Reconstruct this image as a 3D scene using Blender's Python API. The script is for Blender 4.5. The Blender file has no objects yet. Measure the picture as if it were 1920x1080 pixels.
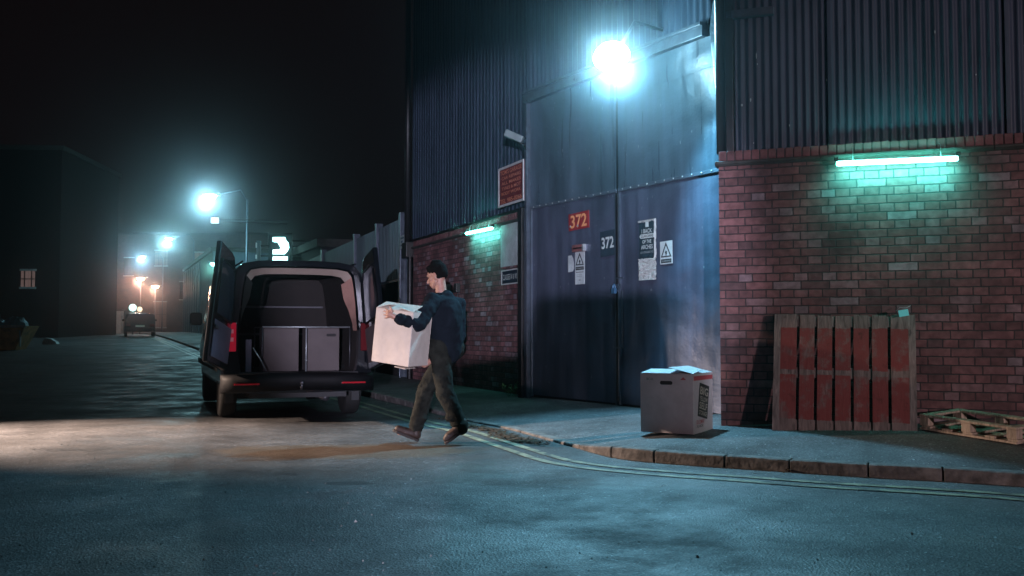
import bpy, bmesh, math, random
from mathutils import Matrix, Vector, Euler
from mathutils.bvhtree import BVHTree
random.seed(7)
S = bpy.context.scene
COL = S.collection
R = math.radians
# ------------------------------------------------------------------ camera
F, HOR, CH = 1800.0, 622.0, 1.10        # focal length in pixels of a 1920 wide frame, horizon row, eye height
TILT = math.atan((HOR - 540) / F)
cd = bpy.data.cameras.new("Camera"); cam = bpy.data.objects.new("Camera", cd); COL.objects.link(cam)
cam.location = (0, 0, CH); cam.rotation_euler = (R(90) + TILT, 0, 0)
cd.sensor_width = 36.0; cd.lens = 36.0 * F / 1920; cd.clip_start = 0.05; cd.clip_end = 800
S.camera = cam
# ------------------------------------------------------------------ world: night sky
W = bpy.data.worlds.new("World"); S.world = W; W.use_nodes = True
nt = W.node_tree; bg = nt.nodes['Background']
sky = nt.nodes.new('ShaderNodeTexSky'); sky.sky_type = 'NISHITA'; sky.sun_disc = False
sky.sun_elevation = R(-7); sky.sun_rotation = R(200)
mixs = nt.nodes.new('ShaderNodeMixRGB'); mixs.blend_type = 'ADD'; mixs.inputs[0].default_value = 1.0
mixs.inputs[2].default_value = (.0052, .0034, .0040, 1)
nt.links.new(sky.outputs[0], mixs.inputs[1]); nt.links.new(mixs.outputs[0], bg.inputs[0])
bg.inputs[1].default_value = 0.62
S.view_settings.view_transform = 'Standard'; S.view_settings.look = 'None'
S.view_settings.exposure = 0.0; S.view_settings.gamma = 1.0
S.cycles.use_denoising = True; S.cycles.max_bounces = 6; S.cycles.volume_bounces = 0
S.cycles.caustics_reflective = False; S.cycles.caustics_refractive = False
S.cycles.sample_clamp_indirect = 4.0

def lamp(name, kind, loc, energy, color, radius=.05, to=None, spot=None, blend=.3):
    l = bpy.data.lights.new(name, kind); l.energy = energy; l.color = color; l.shadow_soft_size = radius
    if kind == 'SPOT': l.spot_size = R(spot); l.spot_blend = blend
    o = bpy.data.objects.new(name, l); COL.objects.link(o); o.location = loc
    if to is not None: o.rotation_euler = (Vector(to) - Vector(loc)).to_track_quat('-Z', 'Y').to_euler()
    return o
# vehicle headlamps beyond the left edge of the frame: warm, low, sweeping across the road
lamp("headlamp_beam", 'SPOT', (-9.6, 10.5, 2.8), 12500, (1, .73, .58), .06, (-4.3, 10.2, 0), 46, 1.0)
# cool headlamps far behind the camera, partly blocked by an added bin
lamp("far_headlamp_beam", 'SPOT', (.5, -12.0, 1.3), 21000, (.80, .76, 1.0), .05, (-.35, 12.5, 2.1), 15.5, .45)
# street lamp behind the camera on the right: reaches the brick wall with the pallets
lamp("street_lamp_beam", 'SPOT', (9.6, -12.5, 2.9), 5400, (1, .76, .82), .12, (5.2, 8.4, 1.9), 21, .5)

# ------------------------------------------------------------------ picture rays
def ray(px, py):
    u, v = px - 960.0, 540.0 - py
    return Vector((u, F * math.cos(TILT) - v * math.sin(TILT), F * math.sin(TILT) + v * math.cos(TILT)))
def G(px, py, z=0.0):
    d = ray(px, py); t = (z - CH) / d.z
    return Vector((d.x * t, d.y * t, z))
def P(px, py, Y):
    d = ray(px, py); t = Y / d.y
    return Vector((d.x * t, Y, CH + d.z * t))
def frame(ox, oy, dx, dy, oz=0.0):
    """x along the wall to the right, y into the wall, z up"""
    l = math.hypot(dx, dy); dx /= l; dy /= l
    return Matrix(((dx, -dy, 0, ox), (dy, dx, 0, oy), (0, 0, 1, oz), (0, 0, 0, 1)))
def hit(px, py, M, out=0.0):
    """local (x, z) where the pixel's ray meets the plane standing 'out' metres in front of a wall frame"""
    Mi = M.inverted(); o = Mi @ Vector((0, 0, CH)); d = Mi.to_3x3() @ ray(px, py)
    t = (-out - o.y) / d.y; p = o + d * t
    return p.x, p.z

# ------------------------------------------------------------------ objects
WM = {}
def world_of(o): return WM[o.name] if o is not None else Matrix.Identity(4)
def place(o, parent, M):
    M = Matrix.Identity(4) if M is None else M.copy()
    WM[o.name] = M
    if parent is not None:
        o.parent = parent; o.matrix_basis = world_of(parent).inverted() @ M
    else: o.matrix_basis = M
    return o
def tag(o, label=None, cat=None, group=None, kind=None):
    if label: o['label'] = label
    if cat: o['category'] = cat
    if group: o['group'] = group
    if kind: o['kind'] = kind
    return o
def thing(name, label, cat, M=None, group=None):
    o = bpy.data.objects.new(name, None); o.empty_display_size = .2; COL.objects.link(o)
    if M is None: M = Matrix.Identity(4)
    elif not isinstance(M, Matrix): M = Matrix.Translation(Vector(M))
    place(o, None, M); return tag(o, label, cat, group)
class MB:
    def __init__(s): s.v = []; s.f = []; s.sm = []
    def add(s, vs, fs, smooth=False):
        n = len(s.v); s.v += [tuple(x) for x in vs]; s.f += [tuple(i + n for i in f) for f in fs]; s.sm += [smooth] * len(fs); return s
    def box(s, x0, x1, y0, y1, z0, z1, T=None):
        vs = [Vector((x, y, z)) for z in (z0, z1) for y in (y0, y1) for x in (x0, x1)]
        if T is not None: vs = [T @ v for v in vs]
        return s.add(vs, [(0, 2, 3, 1), (4, 5, 7, 6), (0, 1, 5, 4), (2, 6, 7, 3), (0, 4, 6, 2), (1, 3, 7, 5)])
    def tube(s, pts, r, n=10, cap=True):
        pts = [Vector(p) for p in pts]; rs = r if isinstance(r, (list, tuple)) else [r] * len(pts)
        up = None; rings = []
        for i, p in enumerate(pts):
            d = (pts[min(i + 1, len(pts) - 1)] - pts[max(i - 1, 0)]).normalized()
            if up is None: up = d.orthogonal().normalized()
            up = (up - d * up.dot(d)).normalized(); sd = d.cross(up)
            rings.append([p + (up * math.cos(2 * math.pi * k / n) + sd * math.sin(2 * math.pi * k / n)) * rs[i] for k in range(n)])
        vs = [v for rg in rings for v in rg]; fs = []
        for i in range(len(rings) - 1):
            for k in range(n):
                a, b = i * n + k, i * n + (k + 1) % n; fs.append((a, b, b + n, a + n))
        if cap: fs.append(tuple(range(n))[::-1]); fs.append(tuple(range((len(rings) - 1) * n, len(rings) * n)))
        return s.add(vs, fs, True)
    def lathe(s, prof, c=(0, 0, 0), n=24, axis='z'):
        c = Vector(c); vs = []
        for r, h in prof:
            for k in range(n):
                a = 2 * math.pi * k / n
                p = (r * math.cos(a), r * math.sin(a), h)
                if axis == 'x': p = (h, r * math.cos(a), r * math.sin(a))
                if axis == 'y': p = (r * math.cos(a), h, r * math.sin(a))
                vs.append(c + Vector(p))
        fs = []
        for i in range(len(prof) - 1):
            for k in range(n):
                a, b = i * n + k, i * n + (k + 1) % n; fs.append((a, b, b + n, a + n))
        fs.append(tuple(range(n))[::-1]); fs.append(tuple(range((len(prof) - 1) * n, len(prof) * n)))
        return s.add(vs, fs, True)
    def prism(s, poly, y0, y1, T=None):
        """polygon in (x, z) pushed from y0 to y1"""
        n = len(poly); vs = [Vector((x, y0, z)) for x, z in poly] + [Vector((x, y1, z)) for x, z in poly]
        if T is not None: vs = [T @ v for v in vs]
        fs = [tuple(range(n)), tuple(range(2 * n - 1, n - 1, -1))] + [(i, n + i, n + (i + 1) % n, (i + 1) % n) for i in range(n)]
        return s.add(vs, fs)
    def build(s, name, m, parent=None, M=None, bevel=0, seg=2, sub=0, autos=None):
        me = bpy.data.meshes.new(name); bm = bmesh.new()
        vs = [bm.verts.new(v) for v in s.v]; bm.verts.ensure_lookup_table()
        for f, sm in zip(s.f, s.sm):
            try: bf = bm.faces.new([vs[i] for i in f]); bf.smooth = sm
            except ValueError: pass
        bmesh.ops.recalc_face_normals(bm, faces=bm.faces)
        if bevel:
            es = [e for e in bm.edges if len(e.link_faces) == 2 and e.calc_face_angle(0) > .6]
            bmesh.ops.bevel(bm, geom=es, offset=bevel, segments=seg, profile=.6, affect='EDGES', clamp_overlap=True)
        bm.to_mesh(me); bm.free(); me.materials.append(m)
        o = bpy.data.objects.new(name, me); COL.objects.link(o)
        if sub: md = o.modifiers.new("s", 'SUBSURF'); md.levels = md.render_levels = sub
        if M is None and parent is not None: M = world_of(parent)
        return place(o, parent, M)
def applied(o):
    dg = bpy.context.evaluated_depsgraph_get(); return bpy.data.meshes.new_from_object(o.evaluated_get(dg))
def text(s, M, x0, x1, z0, z1, out, m, parent, name='lettering', bold=0.0, T=None):
    """words fitted into a rectangle of a wall frame"""
    cu = bpy.data.curves.new(name, 'FONT'); cu.body = s; cu.align_x = 'CENTER'; cu.resolution_u = 3; cu.offset = bold; cu.space_line = .85
    t = bpy.data.objects.new(name, cu); COL.objects.link(t); bpy.context.view_layer.update()
    me = applied(t); bpy.data.objects.remove(t); bpy.data.curves.remove(cu)
    xs = [v.co.x for v in me.vertices]; ys = [v.co.y for v in me.vertices]
    ax, bx, ay, by = min(xs), max(xs), min(ys), max(ys)
    for v in me.vertices:
        p = Vector((x0 + (v.co.x - ax) / (bx - ax) * (x1 - x0), -out, z0 + (v.co.y - ay) / (by - ay) * (z1 - z0)))
        v.co = T @ p if T is not None else p
    me.materials.clear(); me.materials.append(m)
    o = bpy.data.objects.new(name, me); COL.objects.link(o)
    return place(o, parent, M)
# ------------------------------------------------------------------ materials
def mat(name, col, rough=.6, metal=0, noise=None, bump=None, emit=None, spec=.5, coat=0, scale2=None):
    m = bpy.data.materials.new(name); m.use_nodes = True; t = m.node_tree; b = t.nodes['Principled BSDF']
    b.inputs['Base Color'].default_value = (*col, 1); b.inputs['Roughness'].default_value = rough; b.inputs['Metallic'].default_value = metal
    b.inputs['Specular IOR Level'].default_value = spec; b.inputs['Coat Weight'].default_value = coat
    tc = t.nodes.new('ShaderNodeTexCoord')
    if noise:   # (scale, amount, roughness amount)
        n = t.nodes.new('ShaderNodeTexNoise'); n.inputs['Scale'].default_value = noise[0]; n.inputs['Detail'].default_value = 8; n.inputs['Roughness'].default_value = .65
        mp = t.nodes.new('ShaderNodeMapping'); t.links.new(tc.outputs['Object'], mp.inputs[0]); t.links.new(mp.outputs[0], n.inputs['Vector'])
        if scale2: mp.inputs['Scale'].default_value = scale2
        r = t.nodes.new('ShaderNodeMapRange'); r.inputs[1].default_value = .3; r.inputs[2].default_value = .7; r.inputs[3].default_value = 1 - noise[1]; r.inputs[4].default_value = 1 + noise[1]
        t.links.new(n.outputs['Fac'], r.inputs[0])
        x = t.nodes.new('ShaderNodeMixRGB'); x.blend_type = 'MULTIPLY'; x.inputs[0].default_value = 1; x.inputs[1].default_value = (*col, 1)
        t.links.new(r.outputs[0], x.inputs[2]); t.links.new(x.outputs[0], b.inputs['Base Color'])
        if len(noise) > 2:
            r2 = t.nodes.new('ShaderNodeMapRange'); r2.inputs[1].default_value = .3; r2.inputs[2].default_value = .7; r2.inputs[3].default_value = max(.03, rough - noise[2]); r2.inputs[4].default_value = min(1, rough + noise[2])
            t.links.new(n.outputs['Fac'], r2.inputs[0]); t.links.new(r2.outputs[0], b.inputs['Roughness'])
    if bump:    # (scale, strength, distance)
        n = t.nodes.new('ShaderNodeTexNoise'); n.inputs['Scale'].default_value = bump[0]; n.inputs['Detail'].default_value = 5
        t.links.new(tc.outputs['Object'], n.inputs['Vector'])
        bp = t.nodes.new('ShaderNodeBump'); bp.inputs['Strength'].default_value = bump[1]; bp.inputs['Distance'].default_value = bump[2]
        t.links.new(n.outputs['Fac'], bp.inputs['Height']); t.links.new(bp.outputs[0], b.inputs['Normal'])
    if emit: b.inputs['Emission Color'].default_value = (*emit[0], 1); b.inputs['Emission Strength'].default_value = emit[1]
    return m
def nodes_of(m): return m.node_tree, m.node_tree.nodes['Principled BSDF']
def ramp(t, stops, interp='LINEAR'):
    r = t.nodes.new('ShaderNodeValToRGB'); r.color_ramp.interpolation = interp; e = r.color_ramp.elements
    while len(e) < len(stops): e.new(.5)
    for i, (p, c) in enumerate(stops): e[i].position = p; e[i].color = (*c, 1)
    return r
def brick_mat(name, w, h, c_main, c_dark, c_pale, pale=.9, mortar=(.035, .028, .03)):
    m = bpy.data.materials.new(name); m.use_nodes = True; t, b = nodes_of(m); L = t.links.new
    tc = t.nodes.new('ShaderNodeTexCoord'); sx = t.nodes.new('ShaderNodeSeparateXYZ'); cx = t.nodes.new('ShaderNodeCombineXYZ')
    L(tc.outputs['Object'], sx.inputs[0])
    ad = t.nodes.new('ShaderNodeMath'); ad.operation = 'ADD'; L(sx.outputs[0], ad.inputs[0]); L(sx.outputs[1], ad.inputs[1])
    L(ad.outputs[0], cx.inputs[0]); L(sx.outputs[2], cx.inputs[1])
    wn = t.nodes.new('ShaderNodeTexNoise'); wn.inputs['Scale'].default_value = 9; L(tc.outputs['Object'], wn.inputs['Vector'])
    wm = t.nodes.new('ShaderNodeVectorMath'); wm.operation = 'SCALE'; wm.inputs['Scale'].default_value = .012; L(wn.outputs['Color'], wm.inputs[0])
    wn3 = t.nodes.new('ShaderNodeTexNoise'); wn3.inputs['Scale'].default_value = 45; wn3.inputs['Detail'].default_value = 3; L(tc.outputs['Object'], wn3.inputs['Vector'])
    wm3 = t.nodes.new('ShaderNodeVectorMath'); wm3.operation = 'SCALE'; wm3.inputs['Scale'].default_value = .007; L(wn3.outputs['Color'], wm3.inputs[0])
    w0 = t.nodes.new('ShaderNodeVectorMath'); w0.operation = 'ADD'; L(cx.outputs[0], w0.inputs[0]); L(wm3.outputs[0], w0.inputs[1])
    wa = t.nodes.new('ShaderNodeVectorMath'); wa.operation = 'ADD'; L(w0.outputs[0], wa.inputs[0]); L(wm.outputs[0], wa.inputs[1])
    def br(c1, c2, mo, bias=0):
        k = t.nodes.new('ShaderNodeTexBrick'); k.offset = .5; k.squash = .5; k.squash_frequency = 2
        k.inputs['Scale'].default_value = 1; k.inputs['Brick Width'].default_value = w; k.inputs['Row Height'].default_value = h
        k.inputs['Mortar Size'].default_value = .0062; k.inputs['Mortar Smooth'].default_value = .35; k.inputs['Bias'].default_value = bias
        k.inputs['Color1'].default_value = c1; k.inputs['Color2'].default_value = c2; k.inputs['Mortar'].default_value = mo
        L(wa.outputs[0], k.inputs['Vector']); return k
    k = br((0, 0, 0, 1), (1, 1, 1, 1), (0, 0, 0, 1))
    rp = ramp(t, [(0, c_dark), (.16, tuple(x * .8 for x in c_main)), (.5, c_main), (.76, tuple(x * 1.2 for x in c_main)), (pale, tuple(.5 * a + .5 * q for a, q in zip(c_main, c_pale))), (min(.999, pale + .06), c_pale)])
    L(k.outputs['Color'], rp.inputs[0])
    n = t.nodes.new('ShaderNodeTexNoise'); n.inputs['Scale'].default_value = 14; n.inputs['Detail'].default_value = 8; L(tc.outputs['Object'], n.inputs['Vector'])
    mr = t.nodes.new('ShaderNodeMapRange'); mr.inputs[1].default_value = .3; mr.inputs[2].default_value = .7; mr.inputs[3].default_value = .62; mr.inputs[4].default_value = 1.3; L(n.outputs['Fac'], mr.inputs[0])
    x = t.nodes.new('ShaderNodeMixRGB'); x.blend_type = 'MULTIPLY'; x.inputs[0].default_value = 1; L(rp.outputs[0], x.inputs[1]); L(mr.outputs[0], x.inputs[2])
    n2 = t.nodes.new('ShaderNodeTexNoise'); n2.inputs['Scale'].default_value = 1.6; n2.inputs['Detail'].default_value = 9; L(tc.outputs['Object'], n2.inputs['Vector'])
    mr2 = t.nodes.new('ShaderNodeMapRange'); mr2.inputs[1].default_value = .35; mr2.inputs[2].default_value = .65; mr2.inputs[3].default_value = .45; mr2.inputs[4].default_value = 1.2; L(n2.outputs['Fac'], mr2.inputs[0])
    x2 = t.nodes.new('ShaderNodeMixRGB'); x2.blend_type = 'MULTIPLY'; x2.inputs[0].default_value = 1; L(x.outputs[0], x2.inputs[1]); L(mr2.outputs[0], x2.inputs[2])
    y = t.nodes.new('ShaderNodeMixRGB'); L(k.outputs['Fac'], y.inputs[0]); L(x2.outputs[0], y.inputs[1]); y.inputs[2].default_value = (*mortar, 1)
    L(y.outputs[0], b.inputs['Base Color']); b.inputs['Roughness'].default_value = .72
    inv = t.nodes.new('ShaderNodeMath'); inv.operation = 'MULTIPLY_ADD'; inv.inputs[1].default_value = -1; inv.inputs[2].default_value = 1; L(k.outputs['Fac'], inv.inputs[0])
    ad2 = t.nodes.new('ShaderNodeMath'); ad2.operation = 'MULTIPLY_ADD'; L(n.outputs['Fac'], ad2.inputs[0]); ad2.inputs[1].default_value = .5; L(inv.outputs[0], ad2.inputs[2])
    ad3 = t.nodes.new('ShaderNodeMath'); ad3.operation = 'MULTIPLY_ADD'; L(k.outputs['Color'], ad3.inputs[0]); ad3.inputs[1].default_value = .35; L(ad2.outputs[0], ad3.inputs[2])
    bp = t.nodes.new('ShaderNodeBump'); bp.inputs['Strength'].default_value = .9; bp.inputs['Distance'].default_value = .012
    L(ad3.outputs[0], bp.inputs['Height']); L(bp.outputs[0], b.inputs['Normal'])
    return m
HAZE_D = 0.0032
BRICK_R = brick_mat('brick_right', .262, .080, (.185, .085, .085), (.11, .06, .062), (.27, .21, .23), .945)
BRICK_L = brick_mat('brick_left', .262, .080, (.29, .13, .135), (.17, .085, .09), (.38, .32, .36), .88, (.06, .045, .05))
BRICK_F = brick_mat('brick_far', .262, .080, (.11, .04, .03), (.07, .03, .02), (.14, .08, .07), .95)
STONE = mat('coping_stone', (.05, .05, .045), .8, noise=(9, .4), bump=(40, .5, .01))
SOLDIER = mat('soldier_brick', (.17, .075, .078), .75, noise=(5, .6), bump=(60, .6, .006))
CLAD = mat('blue_cladding', (.042, .062, .098), .5, .0, noise=(1.4, .35, .12), bump=(3, .2, .02), scale2=(4, 4, .6))
CLADL = mat('blue_sheet_cladding', (.036, .055, .088), .5, .0, noise=(1.2, .4, .12), bump=(3, .2, .02), scale2=(3, 3, .5))
STEEL = mat('dark_steel', (.07, .09, .12), .38, .3, noise=(6, .4, .12))
BLACK = mat('black_paint', (.012, .012, .014), .45, noise=(8, .3))
GALV = mat('pale_steel', (.45, .5, .52), .4, .6, noise=(12, .25))
WHITE = mat('white_paint', (.62, .66, .66), .5, noise=(6, .12))
WORN = mat('worn_white', (.5, .56, .58), .55, noise=(5, .25))
NAVY = mat('navy_sign', (.018, .03, .05), .45, noise=(8, .3))
REDS = mat('red_sign', (.30, .03, .035), .5, noise=(6, .25))
ORNG = mat('orange_letter', (.85, .38, .17), .5)
DULLR = mat('dull_orange_letter', (.50, .14, .10), .5)
INK = mat('dark_ink', (.03, .035, .04), .6)

# ---------------- asphalt
def asphalt(name, base, wet=.0, stain_light=False):
    m = bpy.data.materials.new(name); m.use_nodes = True; t, b = nodes_of(m); L = t.links.new
    tc = t.nodes.new('ShaderNodeTexCoord'); N = tc.outputs['Object']
    def noise(sc, det=6, ro=.6, vec=None):
        n = t.nodes.new('ShaderNodeTexNoise'); n.inputs['Scale'].default_value = sc; n.inputs['Detail'].default_value = det; n.inputs['Roughness'].default_value = ro
        L(vec or N, n.inputs['Vector']); return n.outputs['Fac']
    def mr(s, a, bb, c, d):
        r = t.nodes.new('ShaderNodeMapRange'); r.inputs[1].default_value = a; r.inputs[2].default_value = bb; r.inputs[3].default_value = c; r.inputs[4].default_value = d; L(s, r.inputs[0]); return r.outputs[0]
    def mul(a, bb):
        x = t.nodes.new('ShaderNodeMath'); x.operation = 'MULTIPLY'; L(a, x.inputs[0]); L(bb, x.inputs[1]); return x.outputs[0]
    fine = noise(95, 4, .8); mid = noise(2.3, 8); big = noise(.6, 7)
    vo = t.nodes.new('ShaderNodeTexVoronoi'); vo.inputs['Scale'].default_value = 75; L(N, vo.inputs['Vector'])
    agr = ramp(t, [(0, (.35,) * 3), (.6, (.95,) * 3), (.88, (1.4,) * 3), (.95, (3.6,) * 3)]); L(vo.outputs['Color'], agr.inputs[0]); agg = agr.outputs[0]
    f = mul(mul(mr(fine, .3, .7, .5, 1.6), mr(mid, .3, .7, .72, 1.3)), mul(mr(big, .38, .62, .5, 1.5), agg))  # large tone noise also paints broken light patches into the asphalt
    c = t.nodes.new('ShaderNodeMixRGB'); c.blend_type = 'MULTIPLY'; c.inputs[0].default_value = 1; c.inputs[1].default_value = (*base, 1); L(f, c.inputs[2])
    out = c.outputs[0]
    if stain_light:   # brown grit, an oily dark mark and a painted pale patch of light
        for (x0, y0, rx, ry, col, amt) in stain_light:
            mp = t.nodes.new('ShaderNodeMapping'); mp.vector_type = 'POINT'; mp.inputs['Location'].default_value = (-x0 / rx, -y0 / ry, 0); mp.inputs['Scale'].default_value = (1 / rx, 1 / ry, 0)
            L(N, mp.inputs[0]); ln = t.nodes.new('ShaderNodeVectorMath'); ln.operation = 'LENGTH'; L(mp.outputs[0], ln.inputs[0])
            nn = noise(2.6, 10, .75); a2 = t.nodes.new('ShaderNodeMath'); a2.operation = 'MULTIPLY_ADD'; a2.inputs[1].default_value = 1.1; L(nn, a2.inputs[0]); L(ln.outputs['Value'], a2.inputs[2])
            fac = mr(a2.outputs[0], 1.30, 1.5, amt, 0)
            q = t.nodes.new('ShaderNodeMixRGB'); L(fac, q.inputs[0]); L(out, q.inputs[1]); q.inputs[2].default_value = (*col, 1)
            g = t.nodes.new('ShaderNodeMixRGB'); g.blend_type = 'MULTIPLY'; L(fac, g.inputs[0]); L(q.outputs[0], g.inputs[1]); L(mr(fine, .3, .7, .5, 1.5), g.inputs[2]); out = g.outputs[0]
    L(out, b.inputs['Base Color'])
    L(mr(noise(1.1, 8, .7), .36, .62, .40 + wet, .80 + wet), b.inputs['Roughness'])
    hs = t.nodes.new('ShaderNodeMath'); hs.operation = 'MULTIPLY_ADD'; L(vo.outputs['Distance'], hs.inputs[0]); hs.inputs[1].default_value = 1.2; L(fine, hs.inputs[2])
    bp = t.nodes.new('ShaderNodeBump'); bp.inputs['Strength'].default_value = .55; bp.inputs['Distance'].default_value = .006; L(hs.outputs[0], bp.inputs['Height'])
    bp2 = t.nodes.new('ShaderNodeBump'); bp2.inputs['Strength'].default_value = .05; bp2.inputs['Distance'].default_value = .05; L(mid, bp2.inputs['Height']); L(bp.outputs[0], bp2.inputs['Normal'])
    L(bp2.outputs[0], b.inputs['Normal']); return m
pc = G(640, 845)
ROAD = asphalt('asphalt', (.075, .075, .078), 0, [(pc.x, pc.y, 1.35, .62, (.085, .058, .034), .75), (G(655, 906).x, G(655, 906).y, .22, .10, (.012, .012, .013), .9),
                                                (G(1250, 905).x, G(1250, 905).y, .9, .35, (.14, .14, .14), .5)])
PAVE = asphalt('pavement_asphalt', (.08, .083, .088), .1)
# ---------------- ground heights
def ss(x): x = max(0, min(1, x)); return x * x * (3 - 2 * x)
def gz(x, y): return .9 * ss((y - 18) / 52.0) + .006 * math.sin(x * 1.1 + y * .7) * ss((y) / 8)
xs = [-120, -90, -70, -55, -45, -38, -32, -27, -23] + [-20 + .8 * i for i in range(43)] + [17, 22, 30, 45, 70]
ys = [-40, -25, -15, -8] + [-4 + .6 * i for i in range(48)] + [26 + 2 * i for i in range(24)] + [80, 95, 115, 140, 180, 240, 320]
b = MB(); b.add([(x, y, gz(x, y)) for y in ys for x in xs], [(j * len(xs) + i, j * len(xs) + i + 1, (j + 1) * len(xs) + i + 1, (j + 1) * len(xs) + i) for j in range(len(ys) - 1) for i in range(len(xs) - 1)], True)
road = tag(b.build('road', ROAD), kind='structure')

# ---------------- kerb line (plan points of the outer top edge and its height above the road)
kp = [(2400, 935, .1), (2100, 903, .1), (1920, 887, .1), (1752, 877, .1), (1574, 868, .1), (1418, 858, .1), (1290, 850, .1), (1157, 838, .1), (1069, 831, .035), (952, 801, .03), (875, 786, .03), (790, 760, .075), (705, 737, .1)]
K = [(G(x, y, h).x, G(x, y, h).y, h) for x, y, h in kp]
K += [(-6.2, 24.6, .1), (-10.9, 35, .1), (-17.6, 50, .1), (-26.6, 70, .1), (-51, 125, .1)]
def catmull(pts, step):
    out = []
    for i in range(len(pts) - 1):
        p0, p1, p2, p3 = pts[max(i - 1, 0)], pts[i], pts[i + 1], pts[min(i + 2, len(pts) - 1)]
        L = math.dist(p1[:2], p2[:2]); n = max(1, int(L / step)) if L < 12 else int(L / 2.5)
        for k in range(n):
            s = k / n
            out.append(tuple(.5 * (2 * b1 + (c - a) * s + (2 * a - 5 * b1 + 4 * c - d) * s * s + (3 * b1 - a - 3 * c + d) * s ** 3) for a, b1, c, d in zip(p0, p1, p2, p3)))
    return out + [pts[-1]]
KC = catmull(K, .12)
def offs(c, d):
    """shift a curve sideways; positive towards the road"""
    o = []
    for i, p in enumerate(c):
        a, b2 = c[max(i - 2, 0)], c[min(i + 2, len(c) - 1)]
        t = Vector((b2[0] - a[0], b2[1] - a[1])).normalized(); n = Vector((-t.y, t.x))
        o.append((p[0] + n.x * d, p[1] + n.y * d, p[2]))
    return o
# the curve runs from right to far left, so its left-hand normal points to the road
# ---------------- walls
A = Vector((.308, 13.85))
ML = frame(A.x, A.y, 770, -1800)          # left wall: x grows to the right, so the wall is at negative x
MD = frame(A.x, A.y, 1105, -1800)         # the door plane
C = Vector((2.069, 9.55))
MR = frame(C.x, C.y, .938, -.347)         # right wall
backs = [((9.5, 7.2), .26), ((7.5, 7.9), .28), ((6.2, 8.35), .30), ((5.3, 8.7), .31), ((4.6, 9.0), .30), ((4.0, 9.2), .28), ((3.4, 9.5), .26), ((2.75, 10.0), .22), ((1.9, 11.6), .19), ((.95, 12.8), .18), ((.4, 13.9), .175), ((-.4, 15.5), .17), ((-.75, 16.3), .17)]
far_b = [((ML @ Vector((x, .1, 0))).xy, .17) for x in (-14.0, -25.5, -42, -64, -122)]
BK = [(p[0], p[1], h) for p, h in backs + [((q.x, q.y), h) for q, h in far_b]]
BC = catmull(BK, .12)
def resample(anch, curve_fn): pass
# matched sampling: same number of samples between matching anchors
def matched(P1, P2, n_of):
    r1, r2 = [], []
    for i in range(len(P1) - 1):
        n = n_of(i)
        for k in range(n):
            s = k / n
            for PP, rr in ((P1, r1), (P2, r2)):
                p0, p1, p2, p3 = PP[max(i - 1, 0)], PP[i], PP[i + 1], PP[min(i + 2, len(PP) - 1)]
                rr.append(tuple(.5 * (2 * b1 + (c - a) * s + (2 * a - 5 * b1 + 4 * c - d) * s * s + (3 * b1 - a - 3 * c + d) * s ** 3) for a, b1, c, d in zip(p0, p1, p2, p3)))
    r1.append(P1[-1]); r2.append(P2[-1]); return r1, r2
n_of = lambda i: 10 if i < 13 else 16
k1, k2 = matched(K, BK, n_of)
KW = .13
kin = offs(k1, -KW)
b = MB(); rows = 9; vs = []; NP = len(k1)
for i in range(NP):
    a = kin[i]; c = k2[i]; h0 = k1[i][2]
    for j in range(rows):
        s = j / (rows - 1); x = a[0] + (c[0] - a[0]) * s; y = a[1] + (c[1] - a[1]) * s
        z = h0 - .004 + (c[2] - h0) * s ** .9 + .9 * ss((y - 18) / 52.0) + .003 * math.sin(x * 4 + y * 3)
        vs.append((x, y, z))
fs = [(i * rows + j, i * rows + j + 1, (i + 1) * rows + j + 1, (i + 1) * rows + j) for i in range(NP - 1) for j in range(rows - 1)]
b.add(vs, fs, True); pavement = tag(b.build('pavement', PAVE), kind='structure')
BV = BVHTree.FromPolygons([Vector(v) for v in vs], fs)
def pz(x, y):
    r = BV.ray_cast(Vector((x, y, 5)), Vector((0, 0, -1)))
    return r[0].z if r[0] is not None else gz(x, y)
# ---------------- kerb stones
KERB = mat('granite_kerb', (.125, .115, .11), .85, noise=(9, .7), bump=(26, .8, .014))
b = MB(); L = 0; i = 0; dense = catmull(K, .05); do = offs(dense, 0); di = offs(dense, -KW)
start = 0; acc = 0; nxt = .8
def stone(a, c):
    ring = []
    idx = sorted(set([a, (2 * a + c) // 3, (a + 2 * c) // 3, c]))
    for t_ in idx:
        o, n_ = do[t_], di[t_]; h = o[2]; g = .9 * ss((o[1] - 18) / 52.0)
        sc = .0
        if t_ == a: sc = 1
        if t_ == c: sc = -1
        nx = do[min(t_ + 1, len(do) - 1)]; pv = do[max(t_ - 1, 0)]; tv = Vector((nx[0] - pv[0], nx[1] - pv[1])).normalized() * .006 * sc
        j1 = random.uniform(-.006, .006)
        ring.append([(o[0] + tv.x, o[1] + tv.y, g - .05), (o[0] + tv.x, o[1] + tv.y, g + h - .012 + j1), (o[0] * .9 + n_[0] * .1 + tv.x, o[1] * .9 + n_[1] * .1 + tv.y, g + h + j1 * .3), (n_[0] + tv.x, n_[1] + tv.y, g + h), (n_[0] + tv.x, n_[1] + tv.y, g - .05)])
    n = 5; v2 = [p for r_ in ring for p in r_]; f2 = []
    for q in range(len(ring) - 1):
        for k in range(n): f2.append((q * n + k, q * n + (k + 1) % n, (q + 1) * n + (k + 1) % n, (q + 1) * n + k))
    f2 += [tuple(range(n)), tuple(range(len(v2) - n, len(v2)))]
    b.add(v2, f2)
for i in range(1, len(dense)):
    acc += math.dist(dense[i][:2], dense[i - 1][:2])
    if acc > nxt or i == len(dense) - 1:
        stone(start, i); start = i; acc = 0; nxt = random.uniform(.45, .66)
tag(b.build('kerb', KERB, bevel=.006, seg=1), kind='structure')
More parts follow.
